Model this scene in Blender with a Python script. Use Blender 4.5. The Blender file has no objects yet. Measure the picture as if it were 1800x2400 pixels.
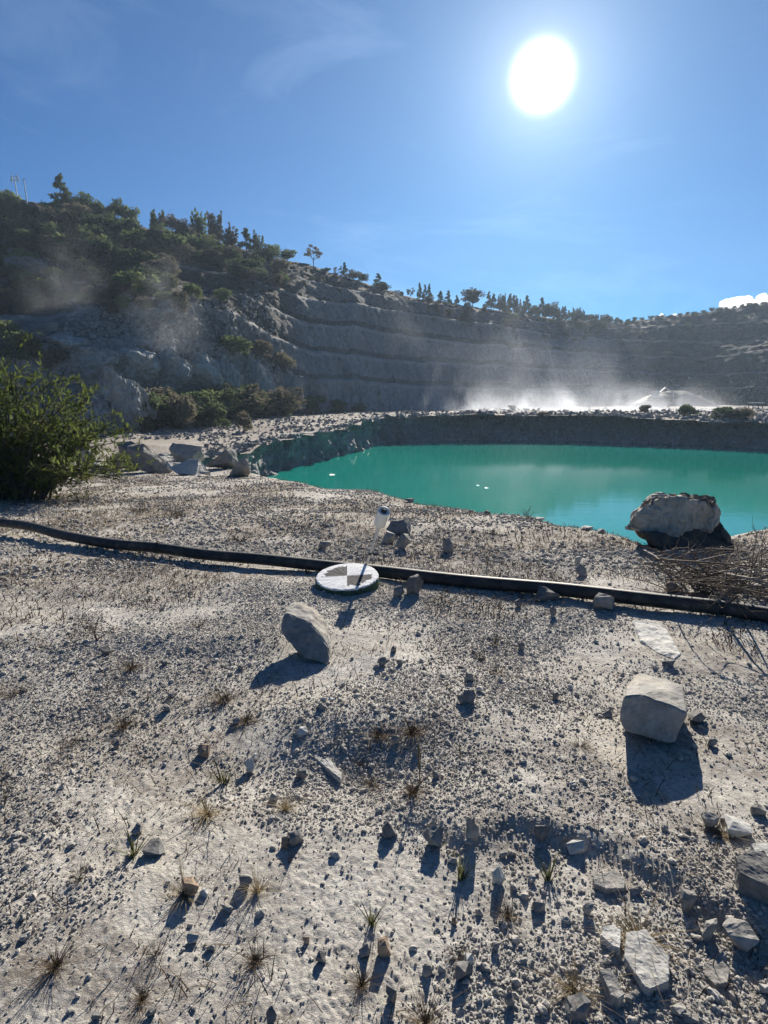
import bpy, bmesh, math, random
import numpy as np
from mathutils import Vector, Matrix, Euler
from mathutils.bvhtree import BVHTree
R = math.radians
random.seed(7); rng = np.random.default_rng(7)
sc = bpy.context.scene
COL = sc.collection
# ------------------------------------------------------------------ camera, sky, sun, exposure
F = 1400.0; PITCH = R(10.9); CAMZ = 1.6
cd = bpy.data.cameras.new('camera'); cam = bpy.data.objects.new('camera', cd); COL.objects.link(cam)
cd.sensor_fit = 'HORIZONTAL'; cd.sensor_width = 36; cd.lens = 36 * F / 1800
cd.clip_start = .05; cd.clip_end = 20000
cam.location = (0, 0, CAMZ); cam.rotation_euler = (R(90) - PITCH, 0, 0)
sc.camera = cam
SUN_EL, SUN_AZ = R(24.6), R(13.3)          # azimuth measured from +Y towards +X
SD = Vector((math.sin(SUN_AZ) * math.cos(SUN_EL), math.cos(SUN_AZ) * math.cos(SUN_EL), math.sin(SUN_EL)))
world = bpy.data.worlds.new('World'); sc.world = world; world.use_nodes = True
wn, wl = world.node_tree.nodes, world.node_tree.links
wn.clear()
wo = wn.new('ShaderNodeOutputWorld'); bg = wn.new('ShaderNodeBackground')
sky = wn.new('ShaderNodeTexSky'); sky.sky_type = 'NISHITA'; sky.sun_disc = False
sky.sun_elevation = SUN_EL; sky.sun_rotation = SUN_AZ
sky.air_density = 1.0; sky.dust_density = 0.25; sky.ozone_density = 3.0; sky.altitude = 300
tint = wn.new('ShaderNodeMixRGB'); tint.blend_type = 'MULTIPLY'; tint.inputs[0].default_value = 1
tint.inputs[2].default_value = (.07, .32, .56, 1)
wl.new(sky.outputs[0], tint.inputs[1])
bg.inputs[1].default_value = 0.065
# the sun's disc with the bright aureole round it
tc = wn.new('ShaderNodeTexCoord'); dp = wn.new('ShaderNodeVectorMath'); dp.operation = 'DOT_PRODUCT'
nz = wn.new('ShaderNodeVectorMath'); nz.operation = 'NORMALIZE'
wl.new(tc.outputs['Generated'], nz.inputs[0]); wl.new(nz.outputs[0], dp.inputs[0]); dp.inputs[1].default_value = SD
ac = wn.new('ShaderNodeMath'); ac.operation = 'ARCCOSINE'; wl.new(dp.outputs['Value'], ac.inputs[0])
def wmath(op, a, b):
    n = wn.new('ShaderNodeMath'); n.operation = op
    for i, v in enumerate((a, b)):
        if v is None: continue
        if isinstance(v, (int, float)): n.inputs[i].default_value = v
        else: wl.new(v, n.inputs[i])
    return n.outputs[0]
def lobe(width, power, amp):
    q = wmath('DIVIDE', ac.outputs[0], R(width)); q = wmath('POWER', q, power)
    q = wmath('MULTIPLY', q, -1.0); q = wmath('EXPONENT', q, None)
    return wmath('MULTIPLY', q, amp)
core = lobe(1.7, 3.0, 40.0); mid = lobe(4.2, 1.3, 4.0); wide = lobe(17.0, 1.1, 1.5)
glow = wmath('ADD', wmath('ADD', core, mid), wide)
gc = wn.new('ShaderNodeMixRGB'); gc.blend_type = 'MULTIPLY'; gc.inputs[0].default_value = 1
gc.inputs[1].default_value = (1.0, .99, .94, 1); wl.new(glow, gc.inputs[2])
ad = wn.new('ShaderNodeMixRGB'); ad.blend_type = 'ADD'; ad.inputs[0].default_value = 1
cn = wn.new('ShaderNodeTexNoise'); cn.inputs['Scale'].default_value = 2.2; cn.inputs['Detail'].default_value = 7; cn.inputs['Roughness'].default_value = .62; cn.inputs['Distortion'].default_value = 1.1
cm = wn.new('ShaderNodeMapping'); cm.inputs['Scale'].default_value = (1.0, .55, 3.2); cm.inputs['Rotation'].default_value = (.2, .35, .4); wl.new(nz.outputs[0], cm.inputs[0]); wl.new(cm.outputs[0], cn.inputs['Vector'])
cr_ = wn.new('ShaderNodeValToRGB'); cr_.color_ramp.elements[0].position = .52; cr_.color_ramp.elements[0].color = (0, 0, 0, 1); cr_.color_ramp.elements[1].position = .85; cr_.color_ramp.elements[1].color = (1.0, 1.1, 1.2, 1); wl.new(cn.outputs['Fac'], cr_.inputs[0])
ci_ = wn.new('ShaderNodeMixRGB'); ci_.blend_type = 'ADD'; ci_.inputs[0].default_value = 1; wl.new(tint.outputs[0], ci_.inputs[1]); wl.new(cr_.outputs[0], ci_.inputs[2])
wl.new(ci_.outputs[0], ad.inputs[1]); wl.new(gc.outputs[0], ad.inputs[2])
wl.new(ad.outputs[0], bg.inputs[0]); wl.new(bg.outputs[0], wo.inputs[0])
sl = bpy.data.lights.new('sun', 'SUN'); sun = bpy.data.objects.new('sun', sl); COL.objects.link(sun)
sl.energy = 5.0; sl.angle = R(.55); sl.color = (1, .93, .82)
sun.rotation_euler = (-SD).to_track_quat('-Z', 'Y').to_euler()
sc.view_settings.view_transform = 'Standard'; sc.view_settings.look = 'None'
sc.view_settings.exposure = 1.05; sc.view_settings.gamma = 1; sc.view_settings.use_curve_mapping = False
sc.cycles.use_denoising = True
sc.cycles.max_bounces = 6; sc.cycles.volume_bounces = 1; sc.cycles.transparent_max_bounces = 8
sc.cycles.volume_max_steps = 96

# ------------------------------------------------------------------ geometry of the view: used only to lay out the place
cp, sp = math.cos(PITCH), math.sin(PITCH)
def ray(px, py):
    a, b = px - 900.0, 1200.0 - py
    return Vector((a, F * cp + b * sp, -F * sp + b * cp)).normalized()
def at(px, py, D):
    r = ray(px, py); return Vector((0, 0, CAMZ)) + r * (D / r.y)
# ------------------------------------------------------------------ noise
_perm = rng.permutation(256); _perm = np.concatenate([_perm, _perm, _perm])
_grad = rng.normal(size=(256, 3)); _grad /= np.linalg.norm(_grad, axis=1)[:, None]
def perlin(p):
    pi = np.floor(p).astype(np.int64); pf = p - pi; pi &= 255
    u = pf * pf * pf * (pf * (pf * 6 - 15) + 10)
    out = np.zeros(len(p))
    for dx in (0, 1):
        wx = u[:, 0] if dx else 1 - u[:, 0]
        for dy in (0, 1):
            wy = u[:, 1] if dy else 1 - u[:, 1]
            for dz in (0, 1):
                wz = u[:, 2] if dz else 1 - u[:, 2]
                h = _perm[_perm[_perm[(pi[:, 0] + dx) & 255] + ((pi[:, 1] + dy) & 255)] + ((pi[:, 2] + dz) & 255)]
                g = _grad[h]
                out += wx * wy * wz * (g[:, 0] * (pf[:, 0] - dx) + g[:, 1] * (pf[:, 1] - dy) + g[:, 2] * (pf[:, 2] - dz))
    return out * 1.6
def fbm(p, octv=4, gain=.5):
    s = 0; a = 1.0
    for k in range(octv):
        s = s + a * perlin(p * 2 ** k + 17.3 * k); a *= gain
    return s
def p3(x, y, z=0.0, sx=1, sy=None, sz=None):
    sy = sx if sy is None else sy; sz = sx if sz is None else sz
    x = np.asarray(x, float); return np.stack([x * sx, np.asarray(y, float) * sy, (np.zeros_like(x) + z) * sz], -1)
def sstep(a, b, v):
    t = np.clip((v - a) / (b - a), 0, 1); return t * t * (3 - 2 * t)
# ------------------------------------------------------------------ object helpers
def tag(o, label=None, cat=None, group=None, kind=None):
    if label: o['label'] = label
    if cat: o['category'] = cat
    if group: o['group'] = group
    if kind: o['kind'] = kind
    return o
def mesh_np(name, V, Fc, mats, smooth=False):
    me = bpy.data.meshes.new(name)
    V = np.asarray(V, dtype=np.float32); Fc = np.asarray(Fc, dtype=np.int32); k = Fc.shape[1]
    me.vertices.add(len(V)); me.vertices.foreach_set('co', V.ravel())
    me.loops.add(Fc.size); me.loops.foreach_set('vertex_index', Fc.ravel())
    me.polygons.add(len(Fc)); me.polygons.foreach_set('loop_start', np.arange(0, Fc.size, k, dtype=np.int32))
    me.polygons.foreach_set('use_smooth', np.full(len(Fc), smooth))
    for m in (mats if isinstance(mats, (list, tuple)) else [mats]): me.materials.append(m)
    me.update(); me.validate()
    return me
def link(name, me, parent=None):
    o = bpy.data.objects.new(name, me); COL.objects.link(o)
    if parent: o.parent = parent
    return o
def grid_faces(nr, nc):
    i = np.arange(nr - 1)[:, None] * nc + np.arange(nc - 1)[None, :]
    i = i.ravel(); return np.stack([i, i + 1, i + nc + 1, i + nc], -1)
def attr(me, name, vals):
    a = me.attributes.new(name, 'FLOAT', 'POINT'); a.data.foreach_set('value', np.asarray(vals, dtype=np.float32))
# ------------------------------------------------------------------ materials
class NT:
    def __init__(s, name):
        s.m = bpy.data.materials.new(name); s.m.use_nodes = True; s.t = s.m.node_tree; s.n = s.t.nodes; s.l = s.t.links
        s.b = s.n['Principled BSDF']; s.out = s.n['Material Output']
        s.tc = s.n.new('ShaderNodeTexCoord'); s.geo = s.n.new('ShaderNodeNewGeometry')
    def set(s, sock, v):
        if isinstance(v, bpy.types.NodeSocket): s.l.new(v, sock)
        else: sock.default_value = v
    def map(s, vec, scale, rot=(0, 0, 0)):
        n = s.n.new('ShaderNodeMapping'); n.inputs['Scale'].default_value = scale if hasattr(scale, '__len__') else (scale,) * 3
        n.inputs['Rotation'].default_value = rot; s.l.new(vec, n.inputs[0]); return n.outputs[0]
    def noise(s, vec, scale, detail=4, rough=.55, dist=0):
        n = s.n.new('ShaderNodeTexNoise'); n.inputs['Scale'].default_value = scale; n.inputs['Detail'].default_value = detail
        n.inputs['Roughness'].default_value = rough; n.inputs['Distortion'].default_value = dist; s.l.new(vec, n.inputs['Vector']); return n.outputs['Fac']
    def voro(s, vec, scale, feat='F1', out='Distance'):
        n = s.n.new('ShaderNodeTexVoronoi'); n.feature = feat; n.inputs['Scale'].default_value = scale; s.l.new(vec, n.inputs['Vector']); return n.outputs[out]
    def ramp(s, fac, stops):
        n = s.n.new('ShaderNodeValToRGB'); e = n.color_ramp.elements
        while len(e) < len(stops): e.new(.5)
        for k, (p, c) in enumerate(stops):
            e[k].position = p; e[k].color = (c, c, c, 1) if isinstance(c, (int, float)) else (*c, 1)
        s.l.new(fac, n.inputs[0]); return n.outputs[0]
    def mix(s, fac, a, b, mode='MIX'):
        n = s.n.new('ShaderNodeMixRGB'); n.blend_type = mode; s.set(n.inputs[0], fac)
        for k, v in ((1, a), (2, b)):
            if isinstance(v, tuple) and len(v) == 3: v = (*v, 1)
            s.set(n.inputs[k], v)
        return n.outputs[0]
    def math(s, op, a, b=None):
        n = s.n.new('ShaderNodeMath'); n.operation = op; s.set(n.inputs[0], a)
        if b is not None: s.set(n.inputs[1], b)
        return n.outputs[0]
    def attr(s, name):
        n = s.n.new('ShaderNodeAttribute'); n.attribute_name = name; return n.outputs['Fac']
    def bump(s, h, strength=.5, dist=.02, prev=None):
        n = s.n.new('ShaderNodeBump'); n.inputs['Strength'].default_value = strength; n.inputs['Distance'].default_value = dist
        s.l.new(h, n.inputs['Height'])
        if prev is not None: s.l.new(prev, n.inputs['Normal'])
        return n.outputs[0]
    def fin(s, col, rough=.9, normal=None, spec=.25):
        s.set(s.b.inputs['Base Color'], (*col, 1) if isinstance(col, tuple) and len(col) == 3 else col)
        s.set(s.b.inputs['Roughness'], rough); s.b.inputs['Specular IOR Level'].default_value = spec
        if normal is not None: s.l.new(normal, s.b.inputs['Normal'])
        return s.m
def m_ground():
    t = NT('dusty_ground'); P = t.geo.outputs['Position']
    big = t.noise(P, .55, 5, .6); med = t.noise(P, 4, 5, .65); fin = t.noise(P, 38, 5, .7)
    c = t.ramp(big, [(.3, (.47, .44, .385)), (.5, (.57, .545, .49)), (.7, (.64, .615, .56))])
    c = t.mix(t.ramp(med, [(.35, .55), (.62, 0)]), c, (.33, .30, .265))
    c = t.mix(t.ramp(fin, [(.38, .6), (.55, 0)]), c, (.24, .22, .20))
    warm = t.noise(P, 1.3, 3, .5)
    c = t.mix(t.ramp(warm, [(.52, 0), (.75, .35)]), c, (.55, .46, .33))
    lit = t.math('MULTIPLY', t.attr('litter'), t.ramp(t.noise(P, 16, 4, .75), [(.42, 0), (.56, 1)]))
    c = t.mix(lit, c, (.16, .125, .095))
    n = t.bump(t.noise(P, 55, 6, .75), .9, .012)
    n = t.bump(t.noise(P, 150, 3, .7), .6, .004, n)
    return t.fin(c, .95, n, .1)
def m_rock(name, c1, c2, scale=6, bump=.5, dist=.02, stain=(.3, .27, .22), rnd=True):
    t = NT(name); P = t.tc.outputs['Object'] if rnd else t.geo.outputs['Position']
    a = t.noise(P, scale, 6, .62); b = t.noise(P, scale * 5, 5, .7)
    c = t.ramp(a, [(.32, c1), (.68, c2)])
    c = t.mix(t.ramp(b, [(.36, .5), (.55, 0)]), c, tuple(v * .6 for v in c1))
    c = t.mix(t.ramp(t.noise(P, scale * .6, 3, .5), [(.55, 0), (.75, .5)]), c, stain)
    if rnd:
        oi = t.n.new('ShaderNodeObjectInfo'); c = t.mix(1.0, c, t.ramp(oi.outputs['Random'], [(0, .75), (1, 1.12)]), 'MULTIPLY')
    n = t.bump(a, bump, dist * 2); n = t.bump(b, bump, dist * .5, n)
    return t.fin(c, .85, n, .2)
def m_plain(name, col, rough=.6, spec=.3, var=.3, scale=20):
    t = NT(name); P = t.tc.outputs['Object']; a = t.noise(P, scale, 5, .65)
    c = t.ramp(a, [(.3, tuple(v * (1 - var) for v in col)), (.7, tuple(min(1, v * (1 + var)) for v in col))])
    return t.fin(c, rough, t.bump(a, .2, .004), spec)
def m_leaf(name, c1, c2, trans=.35):
    t = NT(name); oi = t.n.new('ShaderNodeObjectInfo')
    nz_ = t.noise(t.tc.outputs['Object'], .9, 3, .6)
    f = t.math('ADD', t.math('MULTIPLY', oi.outputs['Random'], .45), t.math('MULTIPLY', nz_, .6))
    c = t.ramp(f, [(.2, c1), (.8, c2)])
    t.fin(c, .85, None, .08)
    tr = t.n.new('ShaderNodeBsdfTranslucent'); t.l.new(c, tr.inputs[0])
    mx = t.n.new('ShaderNodeMixShader'); mx.inputs[0].default_value = trans
    t.l.new(t.b.outputs[0], mx.inputs[1]); t.l.new(tr.outputs[0], mx.inputs[2]); t.l.new(mx.outputs[0], t.out.inputs[0])
    return t.m
def m_hill():
    t = NT('quarry_rock'); P = t.geo.outputs['Position']
    st = t.noise(t.map(P, (1.0, 1.0, .12)), .55, 6, .62, .6); big = t.noise(P, .05, 4, .6); fine = t.noise(P, 1.4, 6, .7)
    c = t.ramp(st, [(.3, (.16, .163, .17)), (.5, (.285, .285, .285)), (.72, (.43, .425, .41))])
    c = t.mix(t.ramp(big, [(.4, 0), (.65, .45)]), c, (.15, .145, .15))
    c = t.mix(t.ramp(fine, [(.38, .65), (.56, 0)]), c, (.08, .08, .085))
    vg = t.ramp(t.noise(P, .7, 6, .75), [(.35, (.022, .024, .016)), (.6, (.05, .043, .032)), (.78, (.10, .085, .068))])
    vf = t.math('MULTIPLY', t.attr('veg_dark'), t.ramp(t.noise(P, .35, 6, .7), [(.45, 1), (.75, .8)]))
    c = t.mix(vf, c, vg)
    c = t.mix(t.attr('pale'), c, (.46, .44, .40))
    n = t.bump(st, .7, .5); n = t.bump(t.noise(P, .8, 7, .75), .8, .5, n)
    return t.fin(c, .95, n, .1)
M = {}
M['ground'] = m_ground()
M['hill'] = m_hill()
M['pebble'] = m_rock('pebble', (.39, .36, .315), (.56, .53, .475), 18, .4, .006, (.35, .29, .22), True)
M['rock'] = m_rock('limestone', (.22, .21, .19), (.40, .38, .345), 7, .6, .012, (.36, .30, .22))
M['mid_rock'] = m_rock('dull_limestone', (.135, .125, .11), (.255, .24, .21), 9, .8, .012, (.22, .19, .14))
M['grey_rock'] = m_rock('grey_stone', (.15, .145, .14), (.29, .28, .265), 9, .5, .010, (.26, .22, .18))
M['pale_rock'] = m_rock('pale_stone', (.43, .42, .39), (.58, .57, .53), 9, .4, .008, (.50, .45, .37))
M['brown_rock'] = m_rock('brown_stone', (.28, .20, .14), (.42, .32, .23), 10, .4, .008, (.22, .13, .08))
M['boulder'] = m_rock('boulder_stone', (.40, .35, .27), (.66, .60, .49), 2.6, .9, .03, (.30, .23, .15))
M['bank'] = m_rock('bank_rock', (.17, .17, .165), (.38, .365, .34), .5, .8, .25, (.10, .10, .11), False)
M['crag'] = m_rock('crag_rock', (.15, .155, .155), (.52, .51, .48), 1.6, 1.0, .2, (.12, .12, .11))
M['rubble'] = m_rock('rubble_stone', (.19, .18, .17), (.38, .36, .335), 1.5, .5, .08, (.2, .19, .17))
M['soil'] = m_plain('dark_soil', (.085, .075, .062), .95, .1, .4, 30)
M['twig'] = m_plain('dry_twig', (.115, .088, .066), .85, .15, .4, 30)
M['pale_twig'] = m_plain('bleached_branch', (.24, .21, .18), .85, .15, .3, 12)
M['straw'] = m_leaf('straw', (.17, .13, .08), (.34, .27, .16), .3)
M['brown_grass'] = m_leaf('brown_grass', (.055, .04, .028), (.13, .095, .06), .15)
M['green_grass'] = m_leaf('green_grass', (.07, .08, .035), (.15, .15, .07), .3)
M['bark'] = m_plain('bark', (.09, .075, .06), .9, .1, .35, 8)
M['leaf_dark'] = m_leaf('leaf_dark', (.050, .070, .032), (.105, .135, .062), .42)
M['leaf_mid'] = m_leaf('leaf_mid', (.08, .11, .042), (.16, .20, .08), .45)
M['leaf_brown'] = m_leaf('leaf_brown', (.085, .078, .055), (.16, .145, .10), .4)
M['leaf_fresh'] = m_leaf('leaf_fresh', (.065, .09, .022), (.19, .22, .065), .5)
t = NT('black_plastic'); P = t.geo.outputs['Position']; c = t.ramp(t.noise(P, 9, 6, .7), [(.42, (.018, .018, .019)), (.62, (.05, .047, .043)), (.75, (.13, .12, .105))])
M['pipe'] = t.fin(c, .62, t.bump(t.noise(P, 30, 4, .7), .25, .004), .35)
# ------------------------------------------------------------------ plan of the pit
WATER = -4.2
def G0(y):
    y = np.asarray(y, float)
    return -np.minimum(.055 * np.maximum(y - 5, 0), 1.8) + .9 * sstep(48, 82, y)
def flat_pt(px, py):
    D = 10.0
    for _ in range(60):
        D = (CAMZ - float(G0(D))) / (CAMZ - at(px, py, 1.0).z)
    return at(px, py, D)
near_px = [(555, 1098), (600, 1104), (650, 1116), (700, 1126), (780, 1140), (850, 1140), (900, 1143), (960, 1165), (1030, 1178), (1100, 1186), (1200, 1200),
           (1300, 1217), (1400, 1236), (1460, 1250), (1530, 1262), (1600, 1262), (1700, 1243), (1800, 1218), (1950, 1190), (2200, 1160)]
near_edge = [flat_pt(*q).xy for q in near_px]
def wpt(px, py):
    r = at(px, py, 1.0); D = (CAMZ - WATER) / (CAMZ - r.z); return at(px, py, D).xy
bank = [Vector((-6.9, 22.0)), Vector((-9.6, 28)), Vector((-9.9, 35)), Vector((-8.6, 41)), wpt(650, 1103), wpt(700, 1092), wpt(780, 1073), wpt(850, 1053), wpt(905, 1036),
        wpt(1000, 1034), wpt(1100, 1032), wpt(1300, 1033), wpt(1450, 1038), wpt(1600, 1044), wpt(1800, 1053), wpt(2000, 1066), wpt(2300, 1090)]
bank = [Vector(b) for b in bank]
poly = [Vector(v) for v in near_edge] + [Vector((90, 20)), bank[-1]] + bank[::-1][1:]
PX = np.array([[v[0], v[1]] for v in poly])
def pit_sd(x, y):
    """signed distance to the rim of the pit: positive inside; second value: distance to the near edge only"""
    x = np.asarray(x, float); y = np.asarray(y, float); best = np.full(x.shape, 1e9); ins = np.zeros(x.shape, bool)
    n = len(PX)
    for i in range(n):
        a = PX[i]; b = PX[(i + 1) % n]; e = b - a; L = (e * e).sum()
        t = np.clip(((x - a[0]) * e[0] + (y - a[1]) * e[1]) / L, 0, 1)
        d = np.hypot(x - a[0] - t * e[0], y - a[1] - t * e[1]); best = np.minimum(best, d)
        c = ((a[1] > y) != (b[1] > y)) & (x < (b[0] - a[0]) * (y - a[1]) / (b[1] - a[1] + 1e-12) + a[0]); ins ^= c
    return np.where(ins, best, -best)
def seg_d(x, y, pts, w):
    best = np.full(np.shape(x), 1e9)
    for a, b in zip(pts[:-1], pts[1:]):
        e = (b[0] - a[0], b[1] - a[1]); L = e[0] ** 2 + e[1] ** 2
        t = np.clip(((x - a[0]) * e[0] + (y - a[1]) * e[1]) / L, 0, 1)
        best = np.minimum(best, np.hypot(x - a[0] - t * e[0], y - a[1] - t * e[1]))
    return np.exp(-(best / w) ** 2)
step_line = [tuple(flat_pt(*q).xy) for q in ((250, 2010), (420, 1960), (560, 1950), (650, 1985), (800, 1975), (930, 1960), (1050, 1950), (1200, 1958), (1330, 1985), (1480, 2030), (1620, 2120), (1800, 2200), (2000, 2300))]
SLX = np.array([p[0] for p in step_line]); SLY = np.array([p[1] for p in step_line])
mound_a = flat_pt(790, 1680); mound_b = flat_pt(470, 1500)
def relief(x, y):
    z = .050 * fbm(p3(x, y, 3.1, .45), 3) + .015 * fbm(p3(x, y, 1.7, 1.6), 3, .5)
    edge = np.interp(x, SLX, SLY) + .10 * perlin(p3(x, y * .3, 9, 2.3)) + .05 * perlin(p3(x, y, 9, 7.0))
    s = y - edge
    am = np.clip(.55 + 1.5 * fbm(p3(x, y * .3, 14, .9), 2), .12, 1.15) * sstep(-1.15, -.35, x)
    z = z + .034 * am * sstep(-.07, .09, s) * (1 - sstep(.25, 1.6, s))
    z = z + .06 * np.exp(-(((x - mound_a.x) / .42) ** 2 + ((y - mound_a.y) / .28) ** 2))
    z = z - .035 * np.exp(-(((x - mound_a.x) / .6) ** 2 + ((y - mound_a.y + .45) / .2) ** 2))
    z = z + .04 * np.exp(-(((x - mound_b.x) / .8) ** 2 + ((y - mound_b.y) / .18) ** 2))
    return z
def G(x, y, coarse=False):
    x = np.asarray(x, float); y = np.asarray(y, float); shp = x.shape
    x = x.ravel(); y = y.ravel()
    z = G0(y) + relief(x, y)
    sd = pit_sd(x, y) + .22 * fbm(p3(x, y, 5.5, .9), 3)
    z = z - 4.4 * sstep(-.15, 4.0, sd) - .25 * sstep(-.5, .3, sd)
    z = z + .25 * fbm(p3(x, y, 2.2, .12), 3) * sstep(14, 30, y)
    return z.reshape(shp)
# ------------------------------------------------------------------ near ground
nr, nc = 760, 640
rr = np.geomspace(.75, 27.5, nr); aa = np.radians(np.linspace(-50, 50, nc))
RR, AA = np.meshgrid(rr, aa, indexing='ij'); gx = (RR * np.sin(AA)).ravel(); gy = (RR * np.cos(AA)).ravel()
zz = G(gx, gy)
fine = sstep(9, 3, np.hypot(gx, gy))
crust = fbm(p3(gx, gy, 0, 9), 3, .6)
zz = zz + .004 * crust + .0035 * np.abs(perlin(p3(gx, gy, 4, 33))) * sstep(14, 6, gy) * (1 + 1.2 * sstep(-.1, .4, fbm(p3(gx, gy, 12, .8), 2))) + .0022 * perlin(p3(gx, gy, 8, 70)) * fine
V = np.stack([gx, gy, zz], -1)
me = mesh_np('ground', V, grid_faces(nr, nc)[:, ::-1], M['ground'], True)
lit = sstep(3.2, 6.5, gy) * (.35 + .65 * sstep(-.1, .3, fbm(p3(gx, gy, 7.7, .5), 3))) + .5 * sstep(.15, .4, fbm(p3(gx, gy, 2.2, 1.1), 3))
attr(me, 'litter', np.clip(lit, 0, 1))
ground = tag(link('ground', me), kind='structure')
bvh_g = BVHTree.FromPolygons(V.tolist(), grid_faces(nr, nc)[:, ::-1].tolist())
def ground_z(x, y):     # the finished height of the near mesh, read off its own polar grid
    r = np.hypot(x, y); a = np.arctan2(x, y)
    fi = np.clip(np.log(r / rr[0]) / np.log(rr[-1] / rr[0]) * (nr - 1), 0, nr - 1.001); fj = np.clip((a - aa[0]) / (aa[-1] - aa[0]) * (nc - 1), 0, nc - 1.001)
    i = fi.astype(int); j = fj.astype(int); u = fi - i; v = fj - j; Z = zz.reshape(nr, nc)
    return (Z[i, j] * (1 - u) + Z[i + 1, j] * u) * (1 - v) + (Z[i, j + 1] * (1 - u) + Z[i + 1, j + 1] * u) * v
def gz(x, y): return float(ground_z(np.array([x]), np.array([y]))[0])
def gpt(px, py):
    h = bvh_g.ray_cast(Vector((0, 0, CAMZ)), ray(px, py))[0]
    for k in range(14):
        if h is not None and h.z > float(G0(h.y)) - .32: return h.copy()
        h = bvh_g.ray_cast(Vector((0, 0, CAMZ)), ray(px, py + 3 + 3 * k))[0]
    return flat_pt(px, py)
# ------------------------------------------------------------------ quarry floor (bench all round the pit)
xs = np.arange(-150, 301, 1.25); ys = np.concatenate([np.arange(-30, 14, 2.0), np.arange(14, 110, .7), np.arange(110, 330, 2.5)])
QY, QX = np.meshgrid(ys, xs, indexing='ij'); qx = QX.ravel(); qy = QY.ravel()
qz = G0(qy) + .28 * fbm(p3(qx, qy, 2.2, .12), 3) + .10 * fbm(p3(qx, qy, 1.2, .7), 3)
qsd = pit_sd(qx, qy)
inn = (np.hypot(qx, qy) < 27) & (np.abs(np.degrees(np.arctan2(qx, qy))) < 49.5)
qz = np.where(inn, qz - .35, qz)
fq = grid_faces(len(ys), len(xs)); keep = (qsd[fq].max(axis=1) < .6); keep &= ~(inn[fq].all(axis=1) & (np.hypot(qx, qy)[fq].max(axis=1) < 25.5))
me = mesh_np('quarry_floor', np.stack([qx, qy, qz], -1), fq[keep][:, ::1], M['ground'], True)
attr(me, 'litter', np.clip(1.0 + .6 * fbm(p3(qx, qy, 1, .2), 3), 0, 1.3))
tag(link('quarry_floor', me), kind='structure')
bvh_q = BVHTree.FromPolygons(np.stack([qx, qy, qz], -1).tolist(), fq[keep].tolist())
# ------------------------------------------------------------------ pit bank
pts = [bank[0]]
for a, b in zip(bank[:-1], bank[1:]):
    n = max(2, int((b - a).length / .28))
    pts += [a.lerp(b, k / n) for k in range(1, n + 1)]
BP = np.array([[p.x, p.y] for p in pts]); tn = np.gradient(BP, axis=0)
for _ in range(12): tn = (np.roll(tn, 1, 0) + tn + np.roll(tn, -1, 0)) / 3
tn /= np.linalg.norm(tn, axis=1)[:, None]; nrm = np.stack([-tn[:, 1], tn[:, 0]], -1)      # points away from the water
cen = PX.mean(axis=0); flip = ((BP - cen) * nrm).sum(1) < 0; nrm[flip] *= -1
rub = sstep(75, 84, BP[:, 1] + .3 * np.abs(BP[:, 0])) * sstep(2, 14, BP[:, 0])             # rubble slope on the far side
RWS = 34; rows = []
top = G0(BP[:, 1]) + .28 * fbm(p3(BP[:, 0], BP[:, 1], 2.2, .12), 3) + .15
for k in range(RWS):
    v = k / (RWS - 1)
    if k < RWS - 5:
        q = v / ((RWS - 6) / (RWS - 1)); z = -5.4 + (top + 5.4) * q
        off = q * (1.1 + 5.0 * rub) - .6 + .35 * np.sin(q * 3)
    else:
        e = (k - (RWS - 6)) / 5; z = top + .06 - .35 * e; off = (1.1 + 5 * rub) - .6 + .05 + 2.2 * e
    rows.append(np.stack([BP[:, 0] + nrm[:, 0] * off, BP[:, 1] + nrm[:, 1] * off, z + 0 * BP[:, 0]], -1))
BV = np.array(rows); flatv = BV.reshape(-1, 3)
amp = np.repeat(np.concatenate([np.ones(RWS - 5), np.linspace(.8, .2, 5)])[:, None], len(BP), 1).ravel()
blocky = fbm(np.stack([flatv[:, 0] * .5, flatv[:, 1] * .5, flatv[:, 2] * .45], -1), 4, .6)
blocky = np.round(blocky * 3.5) / 3.5 * .6 + blocky * .5
nn = np.tile(nrm, (RWS, 1))
flatv = flatv + np.stack([nn[:, 0] * blocky, nn[:, 1] * blocky, np.zeros(len(nn))], -1) * (amp * .8 * (1 + .8 * np.tile(rub, RWS)))[:, None]
flatv[:, 2] += .28 * fbm(flatv * .9, 3) * amp
fb = grid_faces(RWS, len(BP))
me = mesh_np('pit_bank', flatv, fb, M['bank'], False); tag(link('pit_bank', me), kind='structure')
bvh_b = BVHTree.FromPolygons(flatv.tolist(), fb.tolist())
# ------------------------------------------------------------------ water
t = NT('turquoise_water'); P = t.geo.outputs['Position']
n1 = t.bump(t.noise(t.map(P, (.5, 1.6, 1)), 1.1, 4, .6), .06, .08)
c = t.ramp(t.noise(P, .03, 3, .5), [(.35, (.005, .20, .16)), (.65, (.008, .26, .205))])
t.fin(c, .06, n1, .5); t.b.inputs['IOR'].default_value = 1.27
wv = [(-40, 6, WATER), (120, 6, WATER), (120, 110, WATER), (-40, 110, WATER)]
tag(link('water', mesh_np('water', wv, [[0, 1, 2, 3]], t.m)), kind='structure')
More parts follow.
